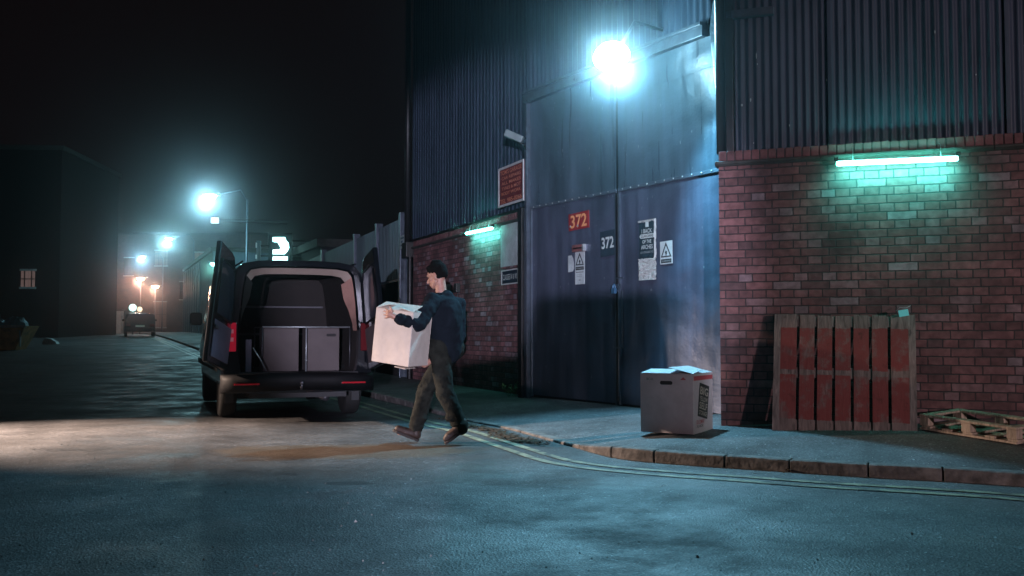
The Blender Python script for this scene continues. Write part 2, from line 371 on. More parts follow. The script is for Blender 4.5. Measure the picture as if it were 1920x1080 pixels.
# ---------------- double yellow lines, worn
def paint_mat():
    m = mat('worn_yellow_line', (.38, .36, .20), .5); t, bs = nodes_of(m)
    tc = t.nodes.new('ShaderNodeTexCoord'); n = t.nodes.new('ShaderNodeTexNoise'); n.inputs['Scale'].default_value = 5; n.inputs['Detail'].default_value = 9; n.inputs['Roughness'].default_value = .75
    t.links.new(tc.outputs['Object'], n.inputs['Vector']); r = ramp(t, [(.40, (.06, .06, .06)), (.54, (.30, .29, .20)), (.66, (.46, .44, .32))]); t.links.new(n.outputs['Fac'], r.inputs[0])
    t.links.new(r.outputs[0], bs.inputs['Base Color']); bp = t.nodes.new('ShaderNodeBump'); bp.inputs['Strength'].default_value = .4; bp.inputs['Distance'].default_value = .01; t.links.new(n.outputs['Fac'], bp.inputs['Height']); t.links.new(bp.outputs[0], bs.inputs['Normal'])
    return m
YL = paint_mat()
b = MB()
def near_road(c, a):
    return [(p[0], p[1], 0) for p in offs(c, a)]
for o1, o2 in ((.40, .48), (.60, .68)):
    l1, l2 = near_road(KC, o1), near_road(KC, o2); n = len(l1)
    b.add([(p[0], p[1], gz(p[0], p[1]) + .006) for p in l1] + [(p[0], p[1], gz(p[0], p[1]) + .006) for p in l2], [(i, i + 1, n + i + 1, n + i) for i in range(n - 1)])
tag(b.build('road_marking', YL), kind='structure')
# ---------------- leaf litter and grit in the gutter
LIT = mat('leaf_litter', (.07, .038, .02), .9, noise=(12, .6))
b = MB()
rnd = random.Random(3)
for (x0, y0, x1, y1, n, w) in ((880, 800, 945, 814, 260, .09), (925, 815, 985, 830, 420, .13), (985, 826, 1015, 834, 160, .08), (830, 786, 880, 800, 120, .06), (1100, 846, 1500, 886, 60, .12)):
    for _ in range(n):
        s = rnd.random(); g = G(x0 + (x1 - x0) * s, y0 + (y1 - y0) * s); x, y = g.x + rnd.gauss(0, .05), g.y + rnd.gauss(0, w)
        z = gz(x, y) + .008 + rnd.random() * .012; r_ = rnd.uniform(.012, .032); a0 = rnd.random() * 6.3
        b.add([(x + r_ * math.cos(a0 + q * 1.257) * (1 if q % 2 else .6), y + r_ * math.sin(a0 + q * 1.257), z + rnd.uniform(-.004, .006)) for q in range(5)], [(0, 1, 2, 3, 4)])
tag(b.build('leaf_litter', LIT), kind='stuff')
# small pale grit and scraps scattered over the road
b = MB(); GRIT = mat('pale_grit', (.42, .42, .40), .6)
for _ in range(420):
    g = G(rnd.uniform(-100, 2000), 700 + 400 * rnd.random() ** .8); r_ = rnd.uniform(.0025, .007) * (1 if rnd.random() < .93 else 2.0)
    x, y = g.x, g.y; z = pz(x, y)
    vv = [(x + r_, y, z), (x - r_ * .5, y + r_ * .87, z), (x - r_ * .5, y - r_ * .87, z), (x, y, z + r_ * 1.2)]
    b.add(vv, [(0, 1, 2), (0, 1, 3), (1, 2, 3), (2, 0, 3)])
tag(b.build('grit', GRIT), kind='stuff')

# ================================================================== warehouse
ZB, ZC = 2.80, 2.90       # brick top, coping top
WH = thing('warehouse', 'brick and blue corrugated metal warehouse with tall steel double doors', 'building', (C.x, C.y, 0))
HT = 8.6
b = MB().box(0, 9, 0, .35, -.2, ZB - .05); b.build('brick_wall', BRICK_R, WH, MR)
def coping(M, x0, x1, name='coping'):
    b = MB(); x = x0; r2 = random.Random(5)
    while x < x1 - .05:
        b.box(x + .004, min(x + .076, x1), -.012 + r2.uniform(-.003, .003), .2, ZB + .002, ZC + r2.uniform(-.003, .003)); x += .08
    o = b.build(name, SOLDIER, WH, M, bevel=.006, seg=1)
    MB().box(x0, x1, -.002, .19, ZB, ZC - .012).build('mortar_bed', STONE, o, M)
    MB().prism([(0, 0), (0, 0)], 0, 0) if False else None
    s = MB(); prof = [(.0, ZB - .052), (-.03, ZB - .052), (-.06, ZB - .03), (-.06, ZB - .012), (-.02, ZB), (.1, ZB), (.1, ZB - .052)]
    nseg = max(2, int((x1 - x0) / .5)); xsn = [x0 - .03 + (x1 - x0 + .03) * i / nseg for i in range(nseg + 1)]
    for i in range(nseg):
        v = [(X, p[0] + .004 * math.sin(X * 7), p[1]) for X in (xsn[i] + .002, xsn[i + 1] - .002) for p in prof]; n = len(prof)
        s.add(v, [tuple(range(n)), tuple(range(n, 2 * n))] + [(k, (k + 1) % n, n + (k + 1) % n, n + k) for k in range(n)])
    s.build('stone_moulding', STONE, WH, M)
coping(MR, .0, 9)
# return of the right wall back to the door plane
b = MB().box(.001, .35, .352, 1.3, -.2, ZB - .05); b.build('brick_wall', BRICK_R, WH, MR)
# left wall
x_end = hit(775, 500, ML)[0]
b = MB().box(x_end, -.02, 0, .35, -.2, ZB - .05); b.build('brick_wall', BRICK_L, WH, ML)
coping(ML, x_end, -.02)
# corrugated cladding
def corr(M, x0, x1, z0, z1, y, pitch, amp, m, name='cladding', squared=False, nz=1, wob=.0):
    b = MB(); n = int((x1 - x0) / pitch * (8 if not squared else 4)); xs_, ysn = [], []
    if squared:
        x = x0
        while x < x1:
            for dx, dy in ((0, 0), (pitch * .32, 0), (pitch * .42, -amp), (pitch * .90, -amp)): xs_.append(min(x + dx, x1)); ysn.append(dy)
            x += pitch
    else:
        for i in range(n + 1): x = x0 + (x1 - x0) * i / n; xs_.append(x); ysn.append(amp * .5 * math.sin(2 * math.pi * (x - x0) / pitch))
    r = len(xs_); v = []
    for k in range(nz + 1):
        z = z0 + (z1 - z0) * k / nz
        for i in range(r): v.append((xs_[i], y + ysn[i] + wob * math.sin(xs_[i] * 1.7 + z * 1.1) * math.sin(z * .8 + xs_[i]), z))
    f = [(k * r + i, k * r + i + 1, (k + 1) * r + i + 1, (k + 1) * r + i) for k in range(nz) for i in range(r - 1)]
    b.add(v, f, not squared); return b.build(name, m, WH, M)
corr(MR, .16, 9, ZC - .02, HT, .10, .078, .026, CLAD, nz=6, wob=.008)
# overlapping sheet edges and worn chips on the right cladding
b = MB()
for x in (1.05, 2.6, 4.2): b.box(x, x + .035, .066, .10, ZC - .01, HT)
b.build('sheet_lap', CLAD, WH, MR)
CHIP = mat('bare_chip', (.45, .52, .55), .5); b = MB(); r2 = random.Random(11)
for px, py, w, h in ((1391, 197, 4, 6), (1407, 187, 3, 9), (1418, 105, 2, 14), (1413, 268, 2, 3), (1420, 120, 2, 4), (1486, 385, 0, 0), (1830, 140, 2, 4), (1550, 150, 2, 3), (1480, 235, 2, 5), (1753, 60, 2, 8)):
    if w:
        lx, lz = hit(px, py, MR, -.078); q = [(lx + r2.uniform(.6, 1) * w * .0027 * math.cos(a), lz + r2.uniform(.6, 1) * h * .0027 * math.sin(a)) for a in [k * .785 for k in range(8)]]
        b.prism(q, .078, .082)
b.build('bare_metal_patch', CHIP, WH, MR)
x_l = hit(770, 400, ML)[0] - .1
corr(ML, x_l, -.30, ZC - .06, HT, .06, .15, .015, CLADL, squared=True)
corr(ML, -.30, -.02, ZC - .06, HT, .06, .07, .02, CLADL)
# dark flashing above left coping
MB().box(x_l, -.02, -.02, .05, ZC, ZC + .05).build('flashing', BLACK, WH, ML, bevel=.01)
# above the doors
ZT = 4.45
corr(MD, -.1, 3.75, ZT + .1, HT, -.04, .11, .028, CLADL)
b = MB().box(-.06, 3.7, -.13, -.04, ZT - .03, ZT + .13).box(-.06, 3.7, -.16, -.13, ZT + .09, ZT + .13); b.build('lintel', STEEL, WH, MD, bevel=.006)
# steel posts at each side of the doors
b = MB().box(-.20, -.10, -.14, .12, -.2, ZC + .0); b.build('gate_post', BLACK, WH, MD, bevel=.008)
b = MB().box(-.09, -.02, -.10, .1, -.1, ZT - .03); b.build('gate_post', STEEL, WH, MD, bevel=.008)
# leaning right-hand jamb plate and column
p0 = hit(1330, 56, MD, .30); p1 = hit(1352, 282, MD, .30)
b = MB().prism([(p0[0], p0[1]), (p0[0] + .05, p0[1] + .3), (p0[0] + .30, p0[1] + .3), (p1[0] + .16, p1[1]), (p1[0], p1[1])], -.30, -.22)
b.build('jamb_plate', mat('jamb_steel', (.16, .22, .28), .3, .4, noise=(5, .3, .1)), WH, MD, bevel=.012)
q0 = hit(1357, 280, MR, -.05)[0]; 
b = MB().tube([(.02, .12, ZC), (-.02, .12, HT)], .055, 14); b.build('drain_pipe', BLACK, WH, MR)
b = MB().box(.07, .15, .02, .14, ZC, HT); b.build('corner_flashing', BLACK, WH, MR, bevel=.01)
b = MB().box(.08, .55, .02, .09, 4.25, 4.33); b.build('corner_bracket', STEEL, WH, MR, bevel=.005)
# ---------------- the doors: dented steel sheet
def door_mat(name, col, rough):
    m = bpy.data.materials.new(name); m.use_nodes = True; t, bs = nodes_of(m); L = t.links.new
    tc = t.nodes.new('ShaderNodeTexCoord'); bs.inputs['Metallic'].default_value = .25
    def nz(sc, vec, det=6, scl=None):
        mp = t.nodes.new('ShaderNodeMapping'); L(vec, mp.inputs[0])
        if scl: mp.inputs['Scale'].default_value = scl
        n = t.nodes.new('ShaderNodeTexNoise'); n.inputs['Scale'].default_value = sc; n.inputs['Detail'].default_value = det; L(mp.outputs[0], n.inputs['Vector']); return n.outputs['Fac']
    O = tc.outputs['Object']
    streak = nz(1.6, O, 7, (5, 1, .35)); blot = nz(1.1, O, 5); fine = nz(30, O, 5)
    r = ramp(t, [(.25, tuple(x * .78 for x in col)), (.5, col), (.72, tuple(x * 1.22 for x in col))]); L(streak, r.inputs[0])
    r2 = ramp(t, [(.35, (.75, .75, .75)), (.7, (1.2, 1.15, 1.2))]); L(blot, r2.inputs[0])
    x = t.nodes.new('ShaderNodeMixRGB'); x.blend_type = 'MULTIPLY'; x.inputs[0].default_value = 1; L(r.outputs[0], x.inputs[1]); L(r2.outputs[0], x.inputs[2])
    # sparse scuffs
    r3 = ramp(t, [(.70, (0, 0, 0)), (.74, (1, 1, 1))]); L(nz(9, O, 9, (3, 1, 1)), r3.inputs[0])
    y = t.nodes.new('ShaderNodeMixRGB'); L(r3.outputs[0], y.inputs[0]); L(x.outputs[0], y.inputs[1]); y.inputs[2].default_value = (.30, .33, .36, 1)
    L(y.outputs[0], bs.inputs['Base Color'])
    mr = t.nodes.new('ShaderNodeMapRange'); mr.inputs[1].default_value = .3; mr.inputs[2].default_value = .7; mr.inputs[3].default_value = rough - .1; mr.inputs[4].default_value = rough + .14; L(streak, mr.inputs[0]); L(mr.outputs[0], bs.inputs['Roughness'])
    a = t.nodes.new('ShaderNodeMath'); a.operation = 'MULTIPLY_ADD'; L(fine, a.inputs[0]); a.inputs[1].default_value = .05; L(nz(1.5, O, 2), a.inputs[2])
    bp = t.nodes.new('ShaderNodeBump'); bp.inputs['Strength'].default_value = .55; bp.inputs['Distance'].default_value = .10; L(a.outputs[0], bp.inputs['Height']); L(bp.outputs[0], bs.inputs['Normal'])
    return m
DOOR_U = door_mat('door_steel_upper', (.085, .13, .17), .33)
DOOR_D = door_mat('door_steel_lower', (.09, .11, .16), .38)
def sheet(x0, x1, z0, z1, y, seed, dents):
    r3 = random.Random(seed); nx = max(6, int((x1 - x0) / .06)); nzz = max(6, int((z1 - z0) / .06)); v = []
    ds = [(r3.uniform(x0, x1), r3.uniform(z0, z1), r3.uniform(.08, .3), r3.uniform(-.018, .014)) for _ in range(dents)]
    for j in range(nzz + 1):
        for i in range(nx + 1):
            x = x0 + (x1 - x0) * i / nx; z = z0 + (z1 - z0) * j / nzz; e = min(1, min(x - x0, x1 - x, z - z0, z1 - z) / .05)
            d = sum(a * math.exp(-((x - cx) ** 2 + (z - cz) ** 2) / r_ ** 2) for cx, cz, r_, a in ds)
            v.append((x, y + (d + .006 * math.sin(x * 5 + z * 2)) * e, z))
    b = MB(); b.add(v, [(j * (nx + 1) + i, j * (nx + 1) + i + 1, (j + 1) * (nx + 1) + i + 1, (j + 1) * (nx + 1) + i) for j in range(nzz) for i in range(nx)], True)
    return b
XM = hit(1162, 450, MD)[0]; XR = 4.05; ZS = 2.90
for (x0, x1, sd) in ((-.015, XM - .02, 1), (XM + .02, XR, 2)):
    d = sheet(x0, x1, .20, ZS - .01, -.02, sd, 9).build('door_leaf', DOOR_D, WH, MD)
    tag(d, 'left steel door leaf' if sd == 1 else 'right steel door leaf')
    u = sheet(x0, x1, ZS + .0, ZT - .02, -.035, sd + 4, 9).build('upper_panel', DOOR_U, d, MD)
    e = MB().box(x0, x1, -.045, -.022, ZS - .03, ZS + .012)
    e.box(x0, x0 + .03, -.042, .0, .18, ZS - .032).box(x1 - .03, x1, -.042, .0, .18, ZS - .032)
    e.build('edge_strip', mat('edge_steel%d' % sd, (.10, .13, .17), .4, .3, noise=(6, .3)), d, MD, bevel=.004)
    # rows of rivets
    rv = MB()
    for k in range(int((x1 - x0) / .16)): rv.lathe([(.0, -.008), (.008, -.006), (.011, 0)], (x0 + .1 + k * .16, -.046, ZS - .006), 8, 'y')
    rv.build('rivet', GALV, d, MD)
# upper panel extra seam on the right leaf (a second sheet lapped on top) and at the left
zx = hit(1290, 143, MD)[1]
sheet(XM + .02, XR, zx, ZT - .03, -.048, 21, 3).build('lapped_sheet', DOOR_U, WH, MD)
# black sheet standing in for the shade behind the door gap, ground rail
MB().box(-.1, 3.75, .02, .06, -.1, ZT).build('gap_shade_sheet', BLACK, WH, MD)
b = MB().box(XM - .022, XM + .022, -.052, -.03, .2, ZS - .04); b.build('meeting_bar', BLACK, WH, MD, bevel=.005)
# drop bolt, hasp and padlock
lk = hit(1163, 538, MD)
b = MB().box(lk[0] - .09, lk[0] + .10, -.075, -.05, lk[1] - .02, lk[1] + .03).box(lk[0] + .03, lk[0] + .16, -.09, -.06, lk[1] + .10, lk[1] + .115)
b.tube([(lk[0] + .02, -.08, lk[1] - .03), (lk[0] + .05, -.085, lk[1] - .06), (lk[0] + .09, -.08, lk[1] - .02), (lk[0] + .06, -.08, lk[1] + .03)], .009, 8)
b.tube([(lk[0] + .06, -.07, lk[1] - .02), (lk[0] + .06, -.07, .3)], .012, 8)
b.tube([(lk[0] + .13, -.07, lk[1] - .05), (lk[0] + .13, -.07, .9)], .010, 8)
b.box(lk[0] + .02, lk[0] + .16, -.085, -.05, 1.19 - .3, 1.21 - .3)
hs = b.build('door_bolt', STEEL, WH, MD, bevel=.003)
b = MB().box(lk[0] - .03, lk[0] + .035, -.12, -.085, lk[1] - .085, lk[1] - .02); b.tube([(lk[0] - .02, -.1, lk[1] - .02), (lk[0] - .02, -.1, lk[1] + .02), (lk[0] + .0, -.1, lk[1] + .035), (lk[0] + .02, -.1, lk[1] + .02), (lk[0] + .02, -.1, lk[1] - .02)], .006, 8)
b.build('padlock', mat('blue_padlock', (.15, .35, .6), .3, .6), hs, MD, bevel=.006)
# hinges on the left leaf
b = MB()
for z in (.75, 2.55, 3.9): b.box(-.05, .02, -.13, -.10, z, z + .16)
b.build('hinge', STEEL, WH, MD, bevel=.005)
# downpipe with hopper at the end of the left wall
b = MB()
hx, hz = hit(767, 470, ML, .05)
b.box(hx - .16, hx + .16, -.16, 0.0, hz - .14, hz + .16)
b.tube([(hx + .12, -.07, hz - .1), (hx + .12, -.07, .1)], .045, 10)
b.build('drain_pipe', BLACK, WH, ML, bevel=.01)
b = MB().tube([(x_l + .04, -.05, ZC), (x_l + .04, -.05, HT)], .06, 10); b.build('drain_pipe', BLACK, WH, ML)
# a roof so that the building is closed
b = MB(); rp_ = [MR @ Vector((9, .1, HT)), MR @ Vector((.0, .1, HT)), MD @ Vector((3.3, 0, HT)), MD @ Vector((0, 0, HT)), ML @ Vector((x_l, .06, HT)), Vector((12, 26, HT)), Vector((16, 12, HT))]
b.add(rp_ + [Vector((p.x, p.y, HT + .2)) for p in rp_], [tuple(range(7)), tuple(range(7, 14))] + [(i, (i + 1) % 7, 7 + (i + 1) % 7, 7 + i) for i in range(7)]); b.build('roof', STEEL, WH, Matrix.Identity(4))
b = MB(); e0, e1, e2, e3 = ML @ Vector((x_l, .35, 0)), Vector((12, 26, 0)), Vector((16, 12, 0)), MR @ Vector((9, .35, 0))
for p, q in ((e0, e1), (e1, e2), (e2, e3)): b.add([(p.x, p.y, -.2), (q.x, q.y, -.2), (q.x, q.y, HT), (p.x, p.y, HT)], [(0, 1, 2, 3)])
b.build('rear_wall', CLAD, WH, Matrix.Identity(4))
b = MB()   # conduit boxes on left wall behind the man
for px, py, w, h in ((838, 545, .10, .22), (856, 540, .12, .16)):
    lx, lz = hit(px, py, ML, .05); b.box(lx - w / 2, lx + w / 2, -.08, .0, lz - h / 2, lz + h / 2); b.tube([(lx, -.03, lz - h / 2), (lx, -.03, lz - h / 2 - .3)], .012, 6)
b.build('junction_box', BLACK, WH, ML, bevel=.008)
MB().box(.09, .14, .14, 1.3, ZC - .1, HT).build('return_cladding', CLADL, WH, MR)
# ================================================================== lamps
def glow(name, col, st): return mat(name, (.8, .8, .8), .5, emit=(col, st))
TUBE = glow('tube_light', (.16, 1.0, .78), 26)
def tube_light(M, pa, pb, out, label, power):
    (xa, za), (xb, zb) = hit(*pa, M, out), hit(*pb, M, out); xm = (xa + xb) / 2; zm = (za + zb) / 2; L = abs(xb - xa)
    T = M @ Matrix.Translation((xm, -out, zm)) @ Matrix.Rotation(-math.atan2(zb - za, xb - xa), 4, 'Y')
    t = thing('tube_light', label, 'lamp', T, 'green tube lights on the brick walls')
    MB().lathe([(.0, -L / 2), (.020, -L / 2 + .004), (.024, -L / 2 + .02), (.024, L / 2 - .02), (.020, L / 2 - .004), (0, L / 2)], (0, 0, 0), 16, 'x').build('tube', TUBE, t)
    for s in (-1, 1):
        MB().box(s * L * .5 - .02, s * L * .5 + .02, -.015, .03, .02, .06).build('end_cap', BLACK, t, bevel=.004)
        MB().tube([(s * L * .36, .0, .02), (s * L * .36, .01, .13), (s * L * .36, out - .005, .17)], .003, 6).build('wire', GALV, t)
    a = bpy.data.lights.new('tube_glow', 'AREA'); a.shape = 'RECTANGLE'; a.size = L; a.size_y = .03; a.energy = power; a.color = (.10, .95, .80); a.spread = R(135)
    o = bpy.data.objects.new('tube_glow', a); COL.objects.link(o); o.matrix_world = T @ Matrix.Translation((0, 0, -.035)) @ Matrix.Rotation(R(48), 4, 'X')
    a2 = a.copy(); a2.energy = power * .12; o2 = bpy.data.objects.new('tube_glow', a2); COL.objects.link(o2); o2.matrix_world = T @ Matrix.Translation((0, 0, .035)) @ Matrix.Rotation(R(150), 4, 'X')
tube_light(MR, (1568, 307), (1797, 297), .14, 'long glowing green tube light on the near brick wall above the pallets', 11)
tube_light(ML, (874, 438), (923, 428), .12, 'short glowing green tube light on the far brick wall beside the blank board', 8)
# floodlight over the doors
fx, fz = 1.15, 0
LP = P(1146, 104, 10.95)
t = thing('flood_light', 'blazing white flood light on an arm above the steel doors', 'lamp', (LP.x, LP.y, LP.z))
GLASSL = glow('flood_glass', (.62, .95, 1.0), 120)
hd = (-.25, -.93)
Th = Matrix.Translation((LP.x, LP.y, LP.z)) @ Matrix.Rotation(math.atan2(.25, .93) * -1, 4, 'Z') @ Matrix.Rotation(R(-28), 4, 'X')
MB().box(-.17, .17, .02, .12, -.12, .12).build('housing', BLACK, t, Th, bevel=.02)
MB().lathe([(.0, -.07), (.10, -.08), (.18, -.04), (.21, .02)], (0, 0, 0), 24, 'y').build('lamp_glass', GLASSL, t, Th)
pw = MD @ Vector((MD.inverted() @ Vector((LP.x, LP.y, 0))).to_tuple()); lx = (MD.inverted() @ Vector((LP.x, LP.y, 0))).x
wl = MD @ Vector((lx, .08, ZT + .25))
MB().tube([Vector((LP.x, LP.y, LP.z + .0)) + Vector((.06, .12, .03)), Vector((wl.x * .4 + LP.x * .6, wl.y * .4 + LP.y * .6, ZT + .3)), wl], .02, 8).build('arm', STEEL, t, Matrix.Identity(4))
lamp('flood_beam', 'SPOT', (LP.x + .05, LP.y - .10, LP.z - .20), 1150, (.25, .71, 1.0), .08, (LP.x - .5, LP.y - 5.2, 0), 140, .35)
lamp('flood_spill', 'POINT', (LP.x - .06, LP.y - .22, LP.z - .02), 100, (.32, .80, 1.0), .16)

# street lamps
LEDG = glow('street_lamp_glass', (.50, .95, 1.0), 60); SOD = glow('sodium_glass', (1, .62, .38), 26)
def street_lamp(px, py, h, label, col, m, power, arm, r=.2, group='street lamps along the far kerb', Y=None):
    Yl = None; z = h
    for _ in range(30):
        base = .9 * ss(((Yl or 50) - 18) / 52.0); z = h + base; d = ray(px, py); Yl = d.y * (z - CH) / d.z
    if Y: Yl = Y; z = P(px, py, Y).z; base = gz(0, Y)
    q = P(px, py, Yl); bx, by = q.x + arm, q.y + arm * .3
    t = thing('street_lamp', label, 'street lamp', (bx, by, base), group)
    MB().tube([(bx, by, base), (bx, by, base + 1.2), (bx, by, base + 1.25), (bx, by, z - .1)], [.09, .09, .06, .05], 10).build('pole', STEEL, t, Matrix.Identity(4))
    if arm: MB().tube([(bx, by, z - .2), (bx - arm * .2, by, z + .45 if arm > 1 else z), (bx - arm * .8, by - arm * .24, z + .12)], .035, 8).build('arm', STEEL, t, Matrix.Identity(4))
    T = Matrix.Translation((q.x, q.y, z))
    MB().box(-r * 1.6, r * 1.6, -r * .7, r * .7, .04, .16).build('lamp_head', STEEL, t, T, bevel=.03)
    MB().lathe([(0, -r * .6), (r * .6, -r * .5), (r, -.0), (r, .05)], (0, 0, 0), 16).build('lamp_glass', m, t, T)
    lamp('street_lamp_point', 'POINT', (q.x - .1, q.y - r - .1, z - r - .12), power, col, .25)
street_lamp(395, 368, 8, 'nearest and largest street lamp with a white glow left of the van', (.40, .86, 1.0), LEDG, 1150, 1.9, .32)
street_lamp(317, 448, 8, 'second street lamp, its white glow half as wide as the nearest', (.42, .90, 1.0), LEDG, 800, 1.9, .25)
street_lamp(268, 482, 8, 'third street lamp with a small pale blue glow above the orange one', (.40, .80, 1.0), LEDG, 650, 1.9, .22)
street_lamp(264, 522, 6, 'round orange street lamp above the distant car', (1, .45, .30), SOD, 550, 0, .42)
street_lamp(291, 537, 6, 'pale orange street lamp to the right of the round orange one', (1, .48, .32), SOD, 300, 0, .38, Y=98)
street_lamp(401, 495, 5.2, 'small green-white lamp close beside the open left van door', (.3, 1, .8), glow('green_lamp_glass', (.35, 1, .85), 14), 60, 0, .22, Y=58)
# ================================================================== signs
def board(name, label, cat, M, x0, x1, z0, z1, out, m, T=.012, tilt=0, rim=None, group=None):
    cx, cz = (x0 + x1) / 2, (z0 + z1) / 2; w, h = (x1 - x0) / 2, (z1 - z0) / 2
    Tm = M @ Matrix.Translation((cx, -out, cz)) @ Matrix.Rotation(R(tilt), 4, 'Y')
    t = thing(name, label, cat, Tm, group)
    MB().box(-w, w, -T, 0, -h, h).build('panel', m, t, bevel=.002, seg=1)
    if rim:
        rw, rm = rim; b = MB(); b.box(-w, w, -T - .008, -T + .002, h - rw, h).box(-w, w, -T - .008, -T + .002, -h, -h + rw).box(-w, -w + rw, -T - .008, -T + .002, -h + rw, h - rw).box(w - rw, w, -T - .008, -T + .002, -h + rw, h - rw)
        b.build('frame', rm, t)
    return t, w, h
def span(M, pl, pr, pt, pb, out=0):
    xa = hit(pl, (pt + pb) / 2, M, out)[0]; xb = hit(pr, (pt + pb) / 2, M, out)[0]; xm = (pl + pr) / 2
    return xa, xb, hit(xm, pb, M, out)[1], hit(xm, pt, M, out)[1]
# red garage sign
x0, x1, z0, z1 = span(ML, 939, 987, 308, 383.5, .08)
t, w, h = board('garage_sign', 'red garage sign with orange lettering in a white frame above the brick', 'sign', ML, x0, x1, z0, z1, .10, mat('deep_red_sign', (.17, .022, .028), .5, noise=(5, .3)), .02, 0, (.035, WHITE))
TM = world_of(t); o_ = .023; SIGNL = mat('orange_sign_letter', (.80, .30, .17), .5)
text("TOM'S GARAGE", TM, -w * .82, w * .85, h * .60, h * .82, o_, SIGNL, t, bold=.012)
for k, s in enumerate(("CAR REPAIRS", "ALL MAKES", "TYRES & MOT", "BODY WORK")):
    text(s, TM, -w * .72, w * .78, h * (.34 - k * .26), h * (.50 - k * .26), o_, SIGNL, t, bold=.012)
text("TEL 985-0066", TM, -w * .84, w * .86, -h * .84, -h * .62, o_, SIGNL, t, bold=.012)
# blank board
x0, x1, z0, z1 = span(ML, 938, 969, 415, 499, .03)
board('blank_board', 'tall blank white board on the brick above the small navy sign', 'board', ML, x0, x1, z0, z1, .012, WORN, .012)
x0, x1, z0, z1 = span(ML, 940, 971, 505, 533, .03)
t, w, h = board('class_sign', 'small navy sign with white letters and a white border under the blank board', 'sign', ML, x0, x1, z0, z1, .012, NAVY, .012, 0, (.018, WHITE))
text("CLASSES IV & VII", world_of(t), -w * .84, w * .84, -h * .38, h * .40, .014, WHITE, t, bold=.012)
# red 372
x0, x1, z0, z1 = span(MD, 1067, 1105, 398, 430, .03)
t, w, h = board('number_sign', 'red number plate with three orange numerals on the left door', 'sign', MD, x0, x1, z0, z1, .028, REDS, .01, -1.5)
text("372", world_of(t), -w * .80, w * .80, -h * .78, h * .78, .0115, ORNG, t, bold=.02)
MB().lathe([(0, -.016), (.012, -.014), (.02, -.0105)], (-w * .84, 0, -h * .5), 10, 'y').lathe([(0, -.016), (.012, -.014), (.02, -.0105)], (-w * .1, 0, -h * .55), 10, 'y').build('screw', GALV, t)
# black 372
x0, x1, z0, z1 = span(MD, 1126, 1154, 432, 480, .03)
t, w, h = board('number_sign', 'tall dark number sign with three white numerals near the door gap', 'sign', MD, x0, x1, z0, z1, .028, mat('slate_sign', (.03, .05, .07), .5, noise=(7, .2)), .008, -2)
text("372", world_of(t), -w * .80, w * .84, -h * .42, h * .50, .0095, WHITE, t, bold=.025)
def warning(t, w, ztop, zbot, out, tz):
    TM = world_of(t); H = ztop - zbot
    b = MB(); p = [(-w * .86, zbot + H * .30), (w * .86, zbot + H * .30), (0, ztop - H * .05)]; q = [(-w * .62, zbot + H * .355), (w * .62, zbot + H * .355), (0, ztop - H * .17)]
    for i in range(3):
        j = (i + 1) % 3; b.prism([p[i], p[j], q[j], q[i]], -out - .002, -out)
    b.prism([(.16 * w * math.cos(a) * (1.2 if k % 2 else .8), zbot + H * .50 + .08 * H * math.sin(a) * (1.2 if k % 2 else .9)) for k, a in enumerate([k * .6283 for k in range(10)])], -out - .002, -out)
    b.prism([(-.05 * w, zbot + H * .36), (.05 * w, zbot + H * .36), (.09 * w, zbot + H * .5), (-.09 * w, zbot + H * .5)], -out - .0025, -out)
    b.prism([(-w * .84, zbot + H * .05), (w * .84, zbot + H * .05), (w * .84, zbot + H * .22), (-w * .84, zbot + H * .22)], -out - .002, -out)
    b.build('warning_symbol', INK, t)
    text("WARNING", TM, -w * .7, w * .7, zbot + H * .10, zbot + H * .17, out + .0035, mat('pale_ink', (.4, .42, .42), .6), t, bold=.01)
x0, x1, z0, z1 = span(MD, 1238, 1261, 452, 495, .03)
t, w, h = board('warning_sign', 'white warning triangle sign on the right door beside the poster', 'sign', MD, x0, x1, z0, z1, .028, WHITE, .006, -1)
warning(t, w, h, -h, .006, 0)
x0, x1, z0, z1 = span(MD, 1078.5, 1096.5, 472, 533, .03)
t, w, h = board('warning_sign', 'long white warning notice with a triangle on the left door', 'sign', MD, x0, x1, z0, z1, .028, WORN, .006, 0)
warning(t, w, h, -h * .18, .006, 0)
MB().box(-w * .8, w * .8, -.008, -.006, -h * .27, -h * .24).box(-w * .2, w * .2, -.008, -.006, -h * .76, -h * .72).box(-w * .6, w * .5, -.0075, -.006, -h * .42, -h * .41).box(-w * .6, w * .5, -.0075, -.006, -h * .52, -h * .51).build('printed_line', INK, t)
x0, x1, z0, z1 = span(MD, 1077, 1098, 459, 472, .03)
t, w, h = board('letter_box', 'small reddish metal box above the long warning notice', 'letter box', MD, x0, x1, z0, z1, .02, mat('rusty_red', (.22, .09, .09), .5, noise=(9, .4)), .05)
MB().box(-w * .8, w * .8, -.053, -.05, -.01, .01).build('slot', BLACK, t); MB().box(w * .8, w * 1.05, -.055, -.0, -h * .95, h * 1.05).build('side_flap', GALV, t, bevel=.003)
x0, x1, z0, z1 = span(MD, 1065, 1076, 479, 510, .03)
t = thing('torn_label', 'torn pale paper label left of the long warning notice', 'label', MD @ Matrix.Translation(((x0 + x1) / 2, -.026, (z0 + z1) / 2)))
w, h = (x1 - x0) / 2, (z1 - z0) / 2
MB().prism([(-w, -h), (w * .6, -h * .95), (w, -h * .6), (w * .95, .0), (w * .7, h * .6), (w * .2, h), (-w, h)], -.003, 0).build('paper', WORN, t)
